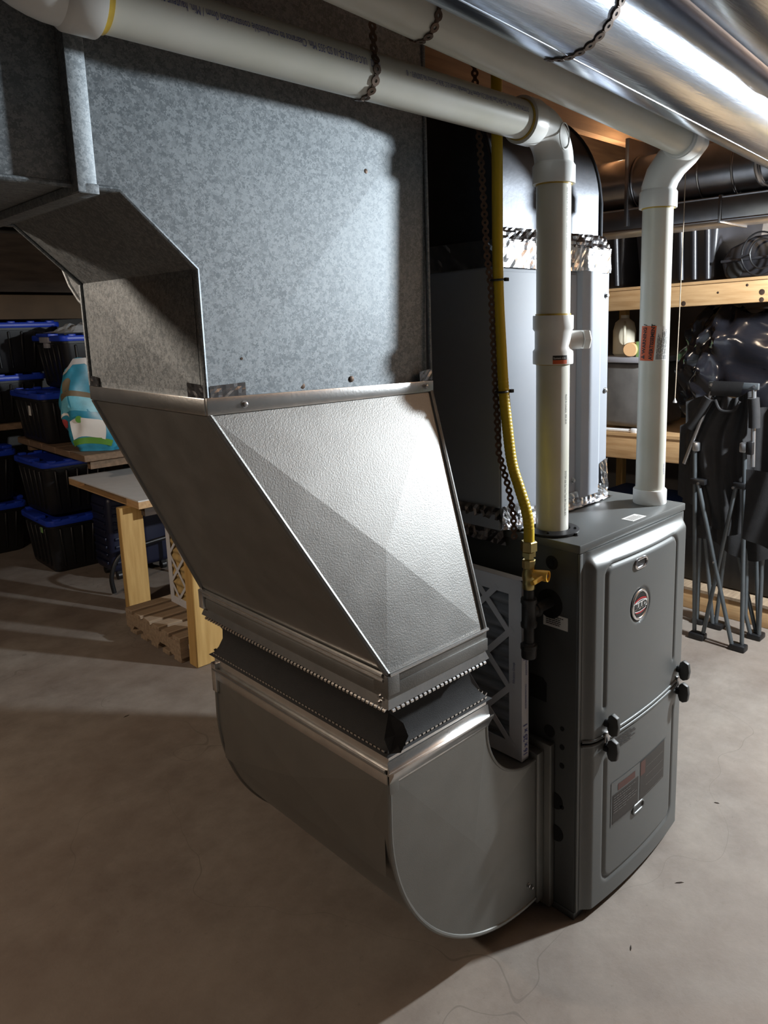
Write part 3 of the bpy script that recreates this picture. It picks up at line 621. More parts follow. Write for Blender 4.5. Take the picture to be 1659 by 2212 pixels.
tee = MB().lathe([(PR, 0), (0.041, 0), (0.0415, 0.002), (0.0415, 0.026), (0.0375, 0.031), (0.0375, 0.066), (0.0415, 0.071), (0.0415, 0.096), (0.041, 0.098), (PR, 0.098)], (X1, Y1, 1.221), (0, 0, 1), 40, False).build('tee_fitting', 'pvc_fit', p1, True)
bd = Vector((0.80, -0.60, 0)).normalized(); tb = Vector((X1, Y1, 1.269))
MB().lathe([(0.024, 0.020), (0.019, 0.040), (0.019, 0.058)], tb, bd, 28).build('branch_boss', 'pvc_fit', tee, True)
MB().lathe([(0.0185, 0.058), (0.0185, 0.061), (0.0215, 0.062), (0.0215, 0.074), (0.019, 0.0765)], tb, bd, 6, True).build('hex_plug', 'pvc_fit', tee)
MB().cyl((X1, Y1, 1.318), (X1, Y1, 1.3225), 0.0362, 36).build('glue_ring', 'glue', p1, True)
MB().cyl((X1, Y1, 1.2195), (X1, Y1, 1.2215), 0.0358, 36).build('glue_ring', 'glue', p1, True)
def pfit(name, path, r, parent, mat='pvc_fit'): return MB().tube(path, r, 36).build(name, mat, parent, True, angle=50)
ep = [(X1, Y1, 1.585)]+bend((X1, Y1, 1.612), (0, 0, 1), (-1, 0, 0), 0.065)+[(-0.035, Y1, ZH)]
el1 = pfit('elbow', ep, 0.0385, p1)
MB().lathe([(PR, 0), (0.0425, 0), (0.0425, 0.034), (0.0385, 0.040)], (X1, Y1, 1.574), (0, 0, 1), 36, False).build('socket', 'pvc_fit', el1, True)
MB().lathe([(PR, 0), (0.0425, 0), (0.0425, 0.034), (0.0385, 0.042)], (-0.058, Y1, ZH), (1, 0, 0), 36, False).build('socket', 'pvc_fit', el1, True)
MB().tube([(0.030+0.016*math.cos(t)-0.0, Y1-0.0385, 1.655+0.024*math.sin(t)) for t in [2*PI*i/20 for i in range(20)]], 0.0012, 6, closed=True).build('moulded_oval', 'pvc_fit', el1, True)
MB().cyl((X1, Y1, 1.5715), (X1, Y1, 1.5745), 0.0362, 36).build('glue_ring', 'glue', p1, True)
MB().cyl((-0.0625, Y1, ZH), (-0.0575, Y1, ZH), 0.0366, 36).build('glue_ring', 'glue', p1, True)
MB().cyl((-0.86, Y1, ZH), (-0.05, Y1, ZH), PR, 40).build('run', 'pvc', p1, True)
ep2 = [(-0.838, Y1, ZH)]+bend((-0.868, Y1, ZH), (-1, 0, 0), (0, 0, 1), 0.075)+[(-0.943, Y1, 1.94)]
el2 = pfit('elbow', ep2, 0.0385, p1)
MB().lathe([(PR, 0), (0.0425, 0), (0.0425, 0.034), (0.0385, 0.040)], (-0.828, Y1, ZH), (-1, 0, 0), 36, False).build('socket', 'pvc_fit', el2, True)
MB().cyl((-0.829, Y1, ZH), (-0.819, Y1, ZH), 0.0362, 36).build('glue_ring', 'glue', p1, True)
def wrap_h(x0, off=0.0004, ang=0.0):
    r = PR+off
    def fn(s, t):
        th = ang - t/r; return Vector((x0-s, Y1-r*math.cos(th), ZH+r*math.sin(th)))
    return fn
text('pipe_print', 'SYSTEM 636 Gas Vent Type BH Class IIA 65C 2½-65mm PVC Intertek Listed ULC S636 Control No.5007693 -  ®', 0.0125, 'ink', p1, wrap_h(-0.075, ang=0.33), sx=0.52)
text('pipe_print', '05/02   ULC-S102.2 FS-10 SD-355 Min. Clearance to combustible construction 0mm / Min. hauteur sous construction', 0.0150, 'ink', p1, wrap_h(-0.432, ang=0.30), sx=0.54)
def wrap_v(xc, yc, z0, ang, off=0.0004, down=False, r=PR):
    r = r+off
    def fn(s, t):
        # s runs up (or down) the pipe, t to the side
        th = ang + (t/r if down else -t/r); return Vector((xc+r*math.sin(th), yc-r*math.cos(th), z0-s if down else z0+s))
    return fn
text('pipe_print', 'SYSTEM 636 Gas Vent Type BH Class IIA 65C', 0.0085, 'black_ink', p1, wrap_v(X1, Y1, 1.00, -0.12, down=True), sx=0.6)
text('pipe_print', 'MADE IN CANADA  IPEX 28-04', 0.0075, 'black_ink', p1, wrap_v(X1, Y1, 1.16, -0.12, down=True), sx=0.6)
text('pipe_print', 'ULC-S102.2 FS-10 SD-355 Min. Clearance to combustible', 0.0085, 'black_ink', p1, wrap_v(X1, Y1, 1.565, -0.12, down=True), sx=0.6)
def wrap_patch(name, xc, yc, r, a0, a1, z0, z1, mat, parent, off=0.0003, tilt=0.0):
    n = 12; mb = MB()
    mb.grid(n, 2, lambda u, v: (xc+(r+off)*math.sin(a0+(a1-a0)*u+tilt*v), yc-(r+off)*math.cos(a0+(a1-a0)*u+tilt*v), z0+(z1-z0)*v)); return mb.build(name, mat, parent, True)
wrap_patch('tee_label', X1, Y1, 0.0415, -0.96, -0.22, 1.2305, 1.2395, 'black_ink', tee)
wrap_patch('tee_label', X1, Y1, 0.0415, -0.96, -0.22, 1.2225, 1.2305, 'orange', tee)
def wrap_flat(xc, yc, r, a0, z0, off=0.0006):
    return lambda s, t: Vector((xc+(r+off)*math.sin(a0+s/r), yc-(r+off)*math.cos(a0+s/r), z0+t))
text('tee_lettering', 'System 636', 0.0056, 'white', tee, wrap_flat(X1, Y1, 0.0415, -0.93, 1.2325))

X2, Y2 = 0.405, 0.062
p2 = thing('intake_vent_pipe', 'white plastic vent pipe with orange warning label at the right of the furnace top', 'pipe', (X2, Y2, FH))
MB().cyl((X2, Y2, FH), (X2, Y2, 1.58), PR, 40).build('riser', 'pvc', p2, True)
MB().lathe([(0.0385, 0), (0.040, 0.002), (0.040, 0.034), (0.0385, 0.036), (PR, 0.036)], (X2, Y2, FH), (0, 0, 1), 36).build('base_coupling', 'pvc_fit', p2, True)
YR, ZR0, ZR1 = 0.0, 1.690, 1.748
e2 = [(X2, Y2, 1.570), (X2, Y2, 1.60), (X2+0.002, Y2-0.008, 1.625), (X2+0.008, Y2-0.025, 1.652), (X2+0.016, Y2-0.050, 1.676), (X2+0.012, YR-0.006, 1.688), (X2-0.010, YR, 1.690), (X2-0.035, YR, 1.692)]
el = pfit('elbow', e2, 0.0385, p2)
MB().lathe([(PR, 0), (0.0425, 0), (0.0425, 0.034), (0.0385, 0.040)], (X2, Y2, 1.556), (0, 0, 1), 36, False).build('socket', 'pvc_fit', el, True)
rd = Vector((-1.3, 0, ZR1-ZR0+0.02)).normalized()
MB().lathe([(PR, 0), (0.0425, 0), (0.0425, 0.032), (0.0385, 0.040)], Vector((X2-0.030, YR, 1.6925)), -rd, 36, False).build('socket', 'pvc_fit', el, True)
MB().cyl((X2-0.012, YR, 1.691), (X2-1.35, YR, 1.772), PR, 40).build('run', 'pvc', p2, True)
MB().cyl((X2-0.0335, YR, 1.6927), (X2-0.029, YR, 1.6925), 0.0366, 36).build('glue_ring', 'glue', p2, True)
MB().cyl((X2, Y2, 1.5535), (X2, Y2, 1.5565), 0.0362, 36).build('glue_ring', 'glue', p2, True)
text('pipe_print', 'SYSTEM 636 Gas Vent Type BH Class IIA 65C 2½-65mm PVC Intertek Listed ULC S636 Control No.5007693', 0.0075, 'black_ink', p2, wrap_v(X2, Y2, 1.545, 0.0, down=True), sx=0.62)
text('pipe_print', 'IPEX 28-04 M', 0.0075, 'ink', p2, wrap_v(X2, Y2, 0.965, -0.05, down=True), sx=0.62)
wl = wrap_patch('warning_label', X2, Y2, PR, -2.15, -0.22, 1.212, 1.290, 'paper', p2, tilt=0.16)
wrap_patch('warning_band', X2, Y2, PR, -2.17, -1.10, 1.211, 1.291, 'orange', wl, 0.0006, tilt=0.16)
for k, (tx, da) in enumerate((('WARNING /', -1.70), ('AVERTISSEMENT', -1.20))):
    text('warning_lettering', tx, 0.0112 if k else 0.0125, 'black_ink', wl, (lambda da: lambda s, t: Vector((X2+(PR+0.001)*math.sin(da+s*2.0-t/PR), Y2-(PR+0.001)*math.cos(da+s*2.0-t/PR), 1.2135+s+(0.014 if da < -1.5 else 0))))(da), bold=0.0004)
mb = MB(); mb.add([Vector((X2+(PR+0.001)*math.sin(a), Y2-(PR+0.001)*math.cos(a), z)) for a, z in ((-2.05, 1.2195), (-1.72, 1.2145), (-1.72, 1.2245))], [(0, 1, 2)]); mb.build('warning_symbol', 'black_ink', wl)
fb = lambda s, t: Vector((X2+(PR+0.001)*math.sin(-0.22-t/PR+s*2.0), Y2-(PR+0.001)*math.cos(-0.22-t/PR+s*2.0), 1.214+s))
stuff(bars(MB(), fb, 0.0, 0.073, 0.001, 0.027, 8, 0.42, 0.35).build('fine_print', 'black_ink', wl))

# hanger straps
def loop_strap(name, label, c, axis, r, a0, a1, tail=None):
    x, y, a = frame(axis); n = 24; P = []; N = []
    for i in range(n+1):
        t = a0+(a1-a0)*i/n; d = x*math.cos(t)+y*math.sin(t); P.append(Vector(c)+d*(r+0.0015)); N.append(d)
    if tail: P.append(Vector(tail)); N.append(N[-1])
    return tag(strap(MB(), P, N).build(name, 'rust', None, True, angle=50), label, 'hanger strap')
# for axis +X: frame gives x = z cross X = +Y, y = X cross Y = +Z : angle 0 = +Y, pi/2 = up, pi = -Y
loop_strap('hanger_strap', 'rusty perforated strap looped under the exhaust pipe above the trunk', (-0.440, Y1, ZH), (1, 0, 0), PR, 0.2-PI/2, -PI-0.55, (-0.432, Y1-0.01, 1.945))
loop_strap('hanger_strap', 'dark perforated strap wrapped around the rear intake pipe run', (-0.41, YR, 1.7393), (1, 0, 0), PR, 0.2, -PI-0.4, (-0.41, YR-0.01, 1.945))
tag(strap(MB(), [(-0.125, 0.16, 1.945), (-0.112, 0.16, 1.73), (-0.098, 0.16, 1.60), (-0.086, 0.158, 1.43), (-0.077, 0.157, 1.38), (-0.077, 0.147, 1.17), (-0.089, 0.130, 1.05), (-0.091, 0.105, 0.985), (-0.094, 0.090, 0.93), (-0.094, 0.088, 0.885)],
          [(-0.6, -0.8, 0)]*10).build('hanger_strap', 'rust', None, True, angle=50), 'long perforated strap hanging beside the yellow gas hose', 'hanger strap')

# ------------------------------------------------------------------ round ducts overhead
az = math.radians(85); dA = Vector((math.sin(az), math.cos(az), 0))
def round_duct(name, label, P, r, t0, t1, seam_ang):
    root = thing(name, label, 'duct', tuple(Vector(P)+Vector((0, 0, -r))))
    P = Vector(P); x, y, a = frame(dA)
    MB().tube([P+dA*t for t in (t0, t1)], r, 64).build('pipe_body', 'round', root, True)
    for s in seam_ang:
        d = x*math.cos(s)+y*math.sin(s); MB().tube([P+dA*t+d*(r-0.0005) for t in (t0, t1)], 0.0016, 8).build('lock_seam', 'round', root, True)
    return root
PA = (0.2, -0.15, 1.735)
A_ = round_duct('round_duct', 'shiny round galvanized duct held by a perforated strap over the furnace', PA, 0.085, -1.1, 1.0, (-PI*0.515,))
B_ = round_duct('round_duct', 'second shiny round duct in the upper right corner', (0.2, -0.35, 1.782), 0.10, -1.2, 1.9, (-PI*0.6,))
loop_strap('hanger_strap', 'perforated strap around the shiny round duct nearest the intake pipe', (-0.34, -0.1972, 1.735), tuple(dA), 0.085, 0.3-PI/2, -PI-0.9, (-0.34, -0.23, 1.945))
tag(MB().tube([Vector((0.42, -0.331, 1.782))+Vector((0, 0.102*math.cos(t), 0.102*math.sin(t))) for t in [-PI*1.5+0.15*i for i in range(31)]], 0.0018, 6).build('hanger_wire', 'rust', None, True), 'thin wire hanger around the round duct in the upper right corner', 'hanger wire')

# ducts along the right, behind the white pipes
wd_ = thing('wall_duct', 'round steel duct run with crimped joints behind the white pipes', 'duct', (1.2, 0.6, 1.68))
MB().tube([(1.2, y, 1.765) for y in (0.02, 1.3)], 0.088, 48).build('pipe_body', 'wall_duct', wd_, True)
for y in (0.20, 0.31, 0.54): MB().tube([(1.2+0.089*math.cos(t), y, 1.765+0.089*math.sin(t)) for t in [2*PI*i/40 for i in range(40)]], 0.004, 8, closed=True).build('crimp_ring', 'wall_duct', wd_, True)
for dx in (0.0, 0.02): MB().tube([(1.12-dx+(0.075)*math.cos(t), 0.095-0.03*dx, 1.765+0.075*math.sin(t)) for t in [2*PI*i/40 for i in range(40)]], 0.007, 8, closed=True).build('collar_ring', 'wall_duct', wd_, True)
rd2 = thing('flat_wall_duct', 'flat rectangular steel duct running under the round wall duct', 'duct', (1.2, 0.6, 1.615))
MB().box(1.11, 1.30, 0.02, 1.3, 1.60, 1.672).build('duct_body', 'wall_duct', rd2, bevel=0.004)
MB().tube([(1.109, 0.02, 1.602), (1.109, 1.3, 1.602)], 0.004, 8).build('edge_seam', 'wall_duct', rd2, True); MB().tube([(1.109, 0.02, 1.672), (1.109, 1.3, 1.672)], 0.003, 8).build('edge_seam', 'wall_duct', rd2, True)
MB().box(1.103, 1.31, 0.222, 0.232, 1.594, 1.678).build('drive_cleat', 'wall_duct', rd2, bevel=0.002)
MB().box(1.103, 1.31, 0.545, 0.560, 1.616, 1.90).build('hanger_bracket', 'wall_duct', rd2, bevel=0.002)
# ------------------------------------------------------------------ gas line
gas = thing('gas_hose', 'yellow coated gas hose running down to brass fittings beside the furnace', 'hose', (-0.075, 0.07, 0.875))
gp = [(-0.062, 0.151, 1.945), (-0.062, 0.151, 1.65), (-0.062, 0.151, 1.40), (-0.064, 0.142, 1.25), (-0.068, 0.133, 1.17), (-0.073, 0.120, 1.095), (-0.076, 0.107, 1.03), (-0.078, 0.088, 0.985), (-0.076, 0.072, 0.94), (-0.075, 0.066, 0.905), (-0.075, 0.066, 0.868)]
def cat(P, n=8):
    P = [Vector(p) for p in P]; out = []
    for i in range(len(P)-1):
        a, b, c, d = P[max(i-1, 0)], P[i], P[i+1], P[min(i+2, len(P)-1)]
        for k in range(n):
            t = k/n; out.append(0.5*((2*b)+(c-a)*t+(2*a-5*b+4*c-d)*t*t+(3*b-a-3*c+d)*t**3))
    return out+[P[-1]]
gpp = cat(gp, 40); rr = []
for p in gpp: rr.append(0.0108+(0.00035*math.sin(p.z*900) if 0.9 < p.z < 1.2 else 0))
MB().tube(gpp, rr, 20, ).build('hose_body', 'yellow', gas, True, angle=60)
for c, n in (((-0.062, 0.149, 1.39), 1), ((-0.068, 0.133, 1.172), 2)):
    t = MB().tube([Vector(c)+Vector((0.0122*math.cos(a)-0.004, 0.0122*math.sin(a)+0.002, 0.001*math.cos(a))) for a in [2*PI*i/24 for i in range(24)]], 0.0022, 6, closed=True).build('cable_tie', 'black', gas, True)
    MB().box(c[0]+0.006, c[0]+0.015, c[1]-0.014, c[1]-0.007, c[2]-0.003, c[2]+0.004).build('tie_head', 'black', t, bevel=0.001)
GX, GY = -0.075, 0.066
MB().lathe([(0.0145, 0), (0.0170, 0.001), (0.0170, 0.019), (0.0150, 0.021), (0.0125, 0.021)], (GX, GY, 0.856), (0, 0, 1), 6, True, 0.4).build('hex_nut', 'brass', gas)
MB().lathe([(0.0105, 0), (0.0105, 0.004), (0.0150, 0.005), (0.0150, 0.0135), (0.012, 0.0155)], (GX, GY, 0.841), (0, 0, 1), 6, True, 0.2).build('hex_nut', 'brass', gas)
vlv = thing('gas_valve', 'brass gas shutoff valve with yellow lever handle', 'valve', (GX, GY, 0.776))
MB().lathe([(0.0125, 0), (0.0132, 0.001), (0.0132, 0.014), (0.0125, 0.016), (0.0140, 0.024), (0.0140, 0.032), (0.0120, 0.040), (0.0120, 0.044)], (GX, GY, 0.777), (0, 0, 1), 24).build('valve_body', 'brass', vlv, True)
MB().lathe([(0.0125, 0), (0.0136, 0.001), (0.0136, 0.016), (0.0125, 0.0175)], (GX, GY, 0.821), (0, 0, 1), 8, True).build('hex_end', 'brass', vlv)
hd = Vector((0.25, -1, 0)).normalized(); hb = Vector((GX, GY, 0.809))
hn = MB().lathe([(0.009, 0.010), (0.011, 0.030), (0.0115, 0.042), (0.009, 0.042), (0.009, 0.036), (0.003, 0.036)], hb, hd, 20).build('lever_hub', 'handle', vlv, True)
lp = hb+hd*0.034; ld = Vector((-0.95, 0.15, -0.22)).normalized()
MB().beam(lp+ld*0.006, lp+ld*0.036, 0.012, 0.009, 0.4).build('lever', 'handle', vlv, bevel=0.002)
MB().cyl(hb+hd*0.035, hb+hd*0.0405, 0.004, 6).build('lever_screw', 'screw', vlv)
irn = thing('gas_drip_leg', 'black iron gas tee and capped drip leg entering the furnace side', 'pipe', (GX, GY, 0.628))
MB().cyl((GX, GY, 0.640), (GX, GY, 0.777), 0.0112, 20).build('nipple', 'iron', irn, True)
tee2 = MB().lathe([(0.0125, 0), (0.0165, 0.001), (0.0170, 0.009), (0.0150, 0.012), (0.0150, 0.050), (0.0170, 0.053), (0.0165, 0.061), (0.0125, 0.062)], (GX, GY, 0.695), (0, 0, 1), 24).build('tee_fitting', 'iron', irn, True)
MB().lathe([(0.014, 0.004), (0.014, 0.016), (0.0165, 0.018), (0.0165, 0.027), (0.011, 0.028), (0.011, 0.078)], (GX, GY, 0.726), (1, 0.0, 0), 24).build('side_nipple', 'iron', irn, True)
MB().lathe([(0.010, 0), (0.0150, 0.001), (0.0160, 0.006), (0.0160, 0.020), (0.0175, 0.021), (0.0175, 0.029), (0.0135, 0.031), (0.0125, 0.034)], (GX, GY, 0.628), (0, 0, 1), 24).build('end_cap', 'iron', irn, True)

# ------------------------------------------------------------------ furnace filter leaning between elbow and furnace
def filter_frame(root, X0, X1, y0, y1, z0, z1, media, nd=4):
    bw = 0.034
    MB().box(X0, X1, y0, y0+0.004, z0, z1).build('frame_edge', 'card', root); MB().box(X0, X1, y1-0.004, y1, z0, z1).build('frame_edge', 'card', root)
    MB().box(X0, X1, y0, y1, z0, z0+0.004).build('frame_edge', 'card', root); MB().box(X0, X1, y0, y1, z1-0.004, z1).build('frame_edge', 'card', root)
    for a, b, c, d in ((y0, y0+bw, z0, z1), (y1-bw, y1, z0, z1), (y0+bw, y1-bw, z0, z0+bw), (y0+bw, y1-bw, z1-bw, z1)):
        MB().box(X0-0.001, X0+0.001, a, b, c, d).build('frame_border', 'card', root)
    # diagonal lattice
    st = (z1-z0-2*bw)/nd*2
    ya, yb, za, zb = y0+bw*0.7, y1-bw*0.7, z0+bw*0.7, z1-bw*0.7
    k = -6
    while k < 12:
        for s in (1, -1):
            # line z = zc + s*(y-ya)
            zc = za+k*st*0.75 if s == 1 else za+k*st*0.75+0.02
            pts = []
            lo, hi = ya, yb
            f = lambda y: zc+s*(y-ya)
            yA, yB = sorted(((za-zc)/s+ya, (zb-zc)/s+ya)); a, b = max(lo, yA), min(hi, yB)
            xo = X0-(0.0004 if s == 1 else 0.0009)
            if b-a > 0.02: MB().beam((xo, a, f(a)), (xo, b, f(b)), 0.0020, 0.013, 0).build('lattice_strip', 'card', root)
        k += 1
    def med(u, v):
        return (X0+0.006+0.004*math.cos(v*2*PI*13), y0+0.006+(y1-y0-0.012)*u, z0+0.006+(z1-z0-0.012)*v)
    MB().grid(3, 160, med).build('pleated_media', media, root, True, angle=120)
flt = thing('furnace_filter', 'white framed pleated furnace filter standing between the return elbow and furnace', 'filter', (-0.085, 0.4, 0.381))
filter_frame(flt, -0.071, -0.049, 0.087, 0.700, 0.381, 0.785, 'media')
ff = plane_fn((-0.054, 0.0863, 0.392), (0, 0, 1), (-1, 0, 0))
text('size_print', '16 x 25 x 1', 0.019, 'ink', flt, ff, bold=0.0005, sx=0.85)
text('brand_print', 'AEROSTAR', 0.0085, 'ink', flt, plane_fn((-0.054, 0.0863, 0.575), (0, 0, 1), (-1, 0, 0)), sx=0.9)
text('brand_print', 'A-2', 0.0085, 'ink', flt, plane_fn((-0.062, 0.0863, 0.61), (0, 0, 1), (-1, 0, 0)), sx=0.9)
stuff(bars(MB(), plane_fn((-0.057, 0.0861, 0.50), (0, 0, 1), (-1, 0, 0)), 0, 0.06, 0, 0.006, 2, 0.35, 0.1).build('fine_print', 'ink', flt))
text('frame_print', 'Filtration Group', 0.009, 'ink', flt, plane_fn((-0.0728, 0.105, 0.555), (0, 0, 1), (0, 1, 0)), sx=0.8)

# ------------------------------------------------------------------ left background: totes
tg = 'black totes with blue lids on the left'
def make_tote(name, label, Lx, Ly, H, latches=False, loc=(0, 0, 0)):
    root = thing(name, label, 'storage bin', (0, 0, 0), tg)
    def ring(z, s, n=6, r=0.04):
        L = []; hx, hy = Lx/2*s, Ly/2*s
        for cx_, cy_, a0 in ((hx-r, hy-r, 0), (-hx+r, hy-r, PI/2), (-hx+r, -hy+r, PI), (hx-r, -hy+r, PI*1.5)):
            for i in range(n+1): a = a0+PI/2*i/n; L.append(Vector((cx_+r*math.cos(a), cy_+r*math.sin(a), z)))
        return L
    MB().rings([ring(0.004, 0.80), ring(0.0, 0.79), ring(0.012, 0.82), ring(H-0.05, 0.93), ring(H-0.048, 0.96), ring(H-0.03, 0.965)]).build('body', 'black', root, True, angle=35)
    mb = MB()
    for i in range(5):
        for sx in (-1, 1):
            y = -Ly*0.32+Ly*0.16*i; mb.beam((sx*Lx*0.405, y*0.86, 0.03), (sx*Lx*0.462, y, H-0.055), 0.012, 0.022)
        for sy in (-1, 1):
            x = -Lx*0.32+Lx*0.16*i; mb.beam((x*0.86, sy*Ly*0.405, 0.03), (x, sy*Ly*0.462, H-0.055), 0.022, 0.012)
    mb.build('ribs', 'black', root, bevel=0.003, seg=1)
    lid = MB().rings([ring(H-0.035, 0.99), ring(H-0.030, 1.0), ring(H-0.010, 1.0), ring(H-0.004, 0.985), ring(H-0.004, 0.93), ring(H-0.012, 0.91)]).build('lid', 'blue', root, True, angle=35)
    for sx in (-1, 1):
        MB().box(sx*Lx*0.47-0.028, sx*Lx*0.47+0.028, -Ly*0.2, Ly*0.2, H-0.012, H+0.008).build('lid_grip', 'blue', lid, bevel=0.005)
    for i in range(4):
        for sy in (-1, 1):
            MB().box(-Lx*0.36+Lx*0.24*i-0.02, -Lx*0.36+Lx*0.24*i+0.02, sy*Ly*0.47-0.015, sy*Ly*0.47+0.015, H-0.012, H+0.004).build('lid_bump', 'blue', lid, bevel=0.004)
    if latches:
        MB().box(-Lx*0.52, -Lx*0.47, -0.07, 0.07, H-0.045, H-0.012).build('latch', 'silver_gray', root, bevel=0.004)
        MB().box(-Lx*0.505, -Lx*0.46, -0.03, 0.03, H-0.075, H-0.045).build('latch', 'silver_gray', root, bevel=0.004)
    root.location = loc; W[root.name] = Vector(loc); return root
tA = make_tote('storage_tote', 'lower black tote with blue lid on the floor, bottom of the near stack', 0.36, 0.46, 0.305, loc=(0.235, 3.60, 0))
dup(tA, (0.245, 3.63, 0.314), 0.03, 'black tote with large blue lid, upper one of the near floor stack')
dup(tA, (-0.02, 4.25, 0.0), 0, 'black tote at floor level behind the near stack, blue lid edge showing')
dup(tA, (-0.04, 4.28, 0.314), 0.05, 'black tote with blue lid, upper one behind the near floor stack')
dup(tA, (0.88, 2.92, 0.0), 0.1, 'black tote with blue lid half hidden under the white slab table')
tB = make_tote('storage_tote', 'black tote with taped label standing on the plank shelf beside the blue bag', 0.40, 0.52, 0.285, loc=(0.315, 3.72, 0.695))
dup(tB, (0.80, 3.72, 0.695), 0, 'black tote with blue lid behind the blue bag on the plank shelf')
dup(tB, (0.15, 4.28, 0.775), 0, 'black tote with blue lid at the far left end above the plank shelf')
tC = make_tote('storage_tote', 'latched black tote stacked highest behind the blue bag', 0.44, 0.5, 0.30, True, loc=(0.50, 3.78, 0.985))
dup(tC, (0.25, 4.30, 1.065), 0, 'far left upper black tote with long blue lid')
lb = MB().box(-0.183, -0.181, -0.04, 0.01, 0.14, 0.22); o = lb.build('tape_label', 'paper', None); o.parent = tB; o.location = (-0.182, -0.015, 0.15)
lb = MB().box(0, 0.002, 0, 0.03, 0, 0.03); o = lb.build('green_sticker', 'green', None); o.parent = tA; o.location = (-0.172, -0.10, 0.22)
shelf = thing('plank_shelf', 'rough wooden plank shelf carrying totes and the blue bag', 'shelf', (0.65, 3.45, 0))
for i in range(5): MB().box(0.14, 1.3, 2.98+0.205*i, 2.98+0.205*i+0.198, 0.660, 0.695).build('plank', 'plank', shelf, bevel=0.003, seg=1)
MB().box(0.18, 1.3, 3.02, 3.06, 0.615, 0.660).build('ledger', 'plank', shelf); MB().box(0.18, 1.3, 3.93, 3.97, 0.615, 0.660).build('ledger', 'plank', shelf)
for x, y in ((1.2, 3.0), (1.2, 3.92), (0.62, 3.93)): MB().box(x, x+0.09, y, y+0.04, 0, 0.660).build('post', 'plank', shelf)
back_shelf = thing('back_plank_shelf', 'dark plank shelf along the back wall behind the totes', 'shelf', (0.2, 4.3, 0))
MB().box(-0.3, 1.3, 4.02, 4.62, 0.740, 0.775).build('plank', 'plank', back_shelf); MB().box(-0.3, -0.26, 4.55, 4.62, 0, 0.740).build('post', 'plank', back_shelf); MB().box(1.2, 1.24, 4.55, 4.62, 0, 0.740).build('post', 'plank', back_shelf)
MB().box(-0.3, -0.26, 4.10, 4.14, 0, 0.740).build('post', 'plank', back_shelf); MB().box(1.2, 1.24, 4.1, 4.14, 0, 0.740).build('post', 'plank', back_shelf)
tag(MB().box(0.02, 0.62, 4.05, 4.55, 1.378, 1.52).build('cardboard_box', 'cardboard', None, bevel=0.004), 'flat brown cardboard box lying on the far upper tote', 'box')
mb = MB(); mb.grid(16, 10, lambda u, v: (0.30+0.36*u, 3.60+0.30*v, 1.296+0.05*math.sin(PI*u)*math.sin(PI*v)*(0.6+0.8*random.random())))
tag(mb.build('crumpled_plastic', 'film', None), 'crumpled clear plastic lying on the highest latched tote', 'plastic sheet')

# bag of animal bedding
bag = thing('bedding_bag', 'teal blue printed plastic bag slumped on the edge of the plank shelf', 'bag', (0.28, 3.12, 0.695))
BH = 0.43
def bag_pt(u, v, off=0.0):
    a = 2*PI*u; ww = 0.150*(0.72+0.42*math.sin(PI*min(1, v*1.02+0.10)))*(1-0.0*v); dd = 0.085*(1.15-0.85*v**1.5)
    if v < 0.05: ww *= 0.86; dd *= 0.9
    cxx = -0.035*v+0.02*math.sin(6*v)
    k = 1+0.05*math.sin(5*a+9*v)+0.03*math.sin(11*a-14*v)
    x = ww*math.copysign(abs(math.cos(a))**0.7, math.cos(a))*k; y = dd*math.copysign(abs(math.sin(a))**0.8, math.sin(a))*k
    n = Vector((math.cos(a)*dd, math.sin(a)*ww, 0)).normalized()*off
    rx, ry = math.cos(-0.75), math.sin(-0.75)
    x, y = (x+cxx)+n.x, y+n.y
    return Vector((0.29+x*rx-y*ry, 3.13+x*ry+y*rx, 0.697+BH*v-0.028*v*math.cos(a*2+0.6)+(0.02*math.sin(3*a) if v > 0.9 else 0)))
MB().grid(48, 30, lambda u, v: bag_pt(u, v)).build('bag_body', 'bag', bag, True, angle=80)
def bag_patch(name, u0, u1, v0, v1, mat, off=0.002, n=8): return MB().grid(n, n, lambda a, b: bag_pt(u0+(u1-u0)*a, v0+(v1-v0)*b+0.04*math.sin(a*3), off)).build(name, mat, bag, True)
# camera sees the side around u = 0.6 .. 0.95
bag_patch('printed_panel', 0.63, 0.78, 0.13, 0.34, 'paper'); bag_patch('printed_panel', 0.62, 0.82, 0.05, 0.12, 'bag_green')
bag_patch('printed_panel', 0.84, 0.895, 0.20, 0.44, 'paper'); bag_patch('printed_panel', 0.83, 0.90, 0.44, 0.52, 'bag_green')
bag_patch('printed_panel', 0.56, 0.80, 0.42, 0.58, 'bag_light', 0.0015); bag_patch('printed_panel', 0.60, 0.78, 0.58, 0.64, 'bag_brown'); bag_patch('printed_panel', 0.64, 0.69, 0.64, 0.78, 'bag_brown')
bag_patch('printed_panel', 0.54, 0.60, 0.24, 0.34, 'bag_red'); bag_patch('printed_panel', 0.55, 0.63, 0.38, 0.41, 'paper'); bag_patch('printed_panel', 0.91, 0.97, 0.05, 0.28, 'film'); bag_patch('folded_rim', 0.50, 0.95, 0.90, 0.965, 'film', 0.003)
c0 = bag_pt(0.70, 0.36, 0.004); cN = Vector((-0.7, -0.7, 0))
MB().lathe([(0.018, 0), (0.018, 0.0015)], c0, cN, 20).build('printed_badge', 'bag_green', bag, True)
mb = MB(); mb.grid(10, 8, lambda u, v: (0.30+0.10*u, 3.08-0.03*u+0.02*math.sin(6*v), 1.10+0.075*v*(0.7+0.5*math.sin(3*u+1)))); mb.build('bag_flap', 'film', bag, True)

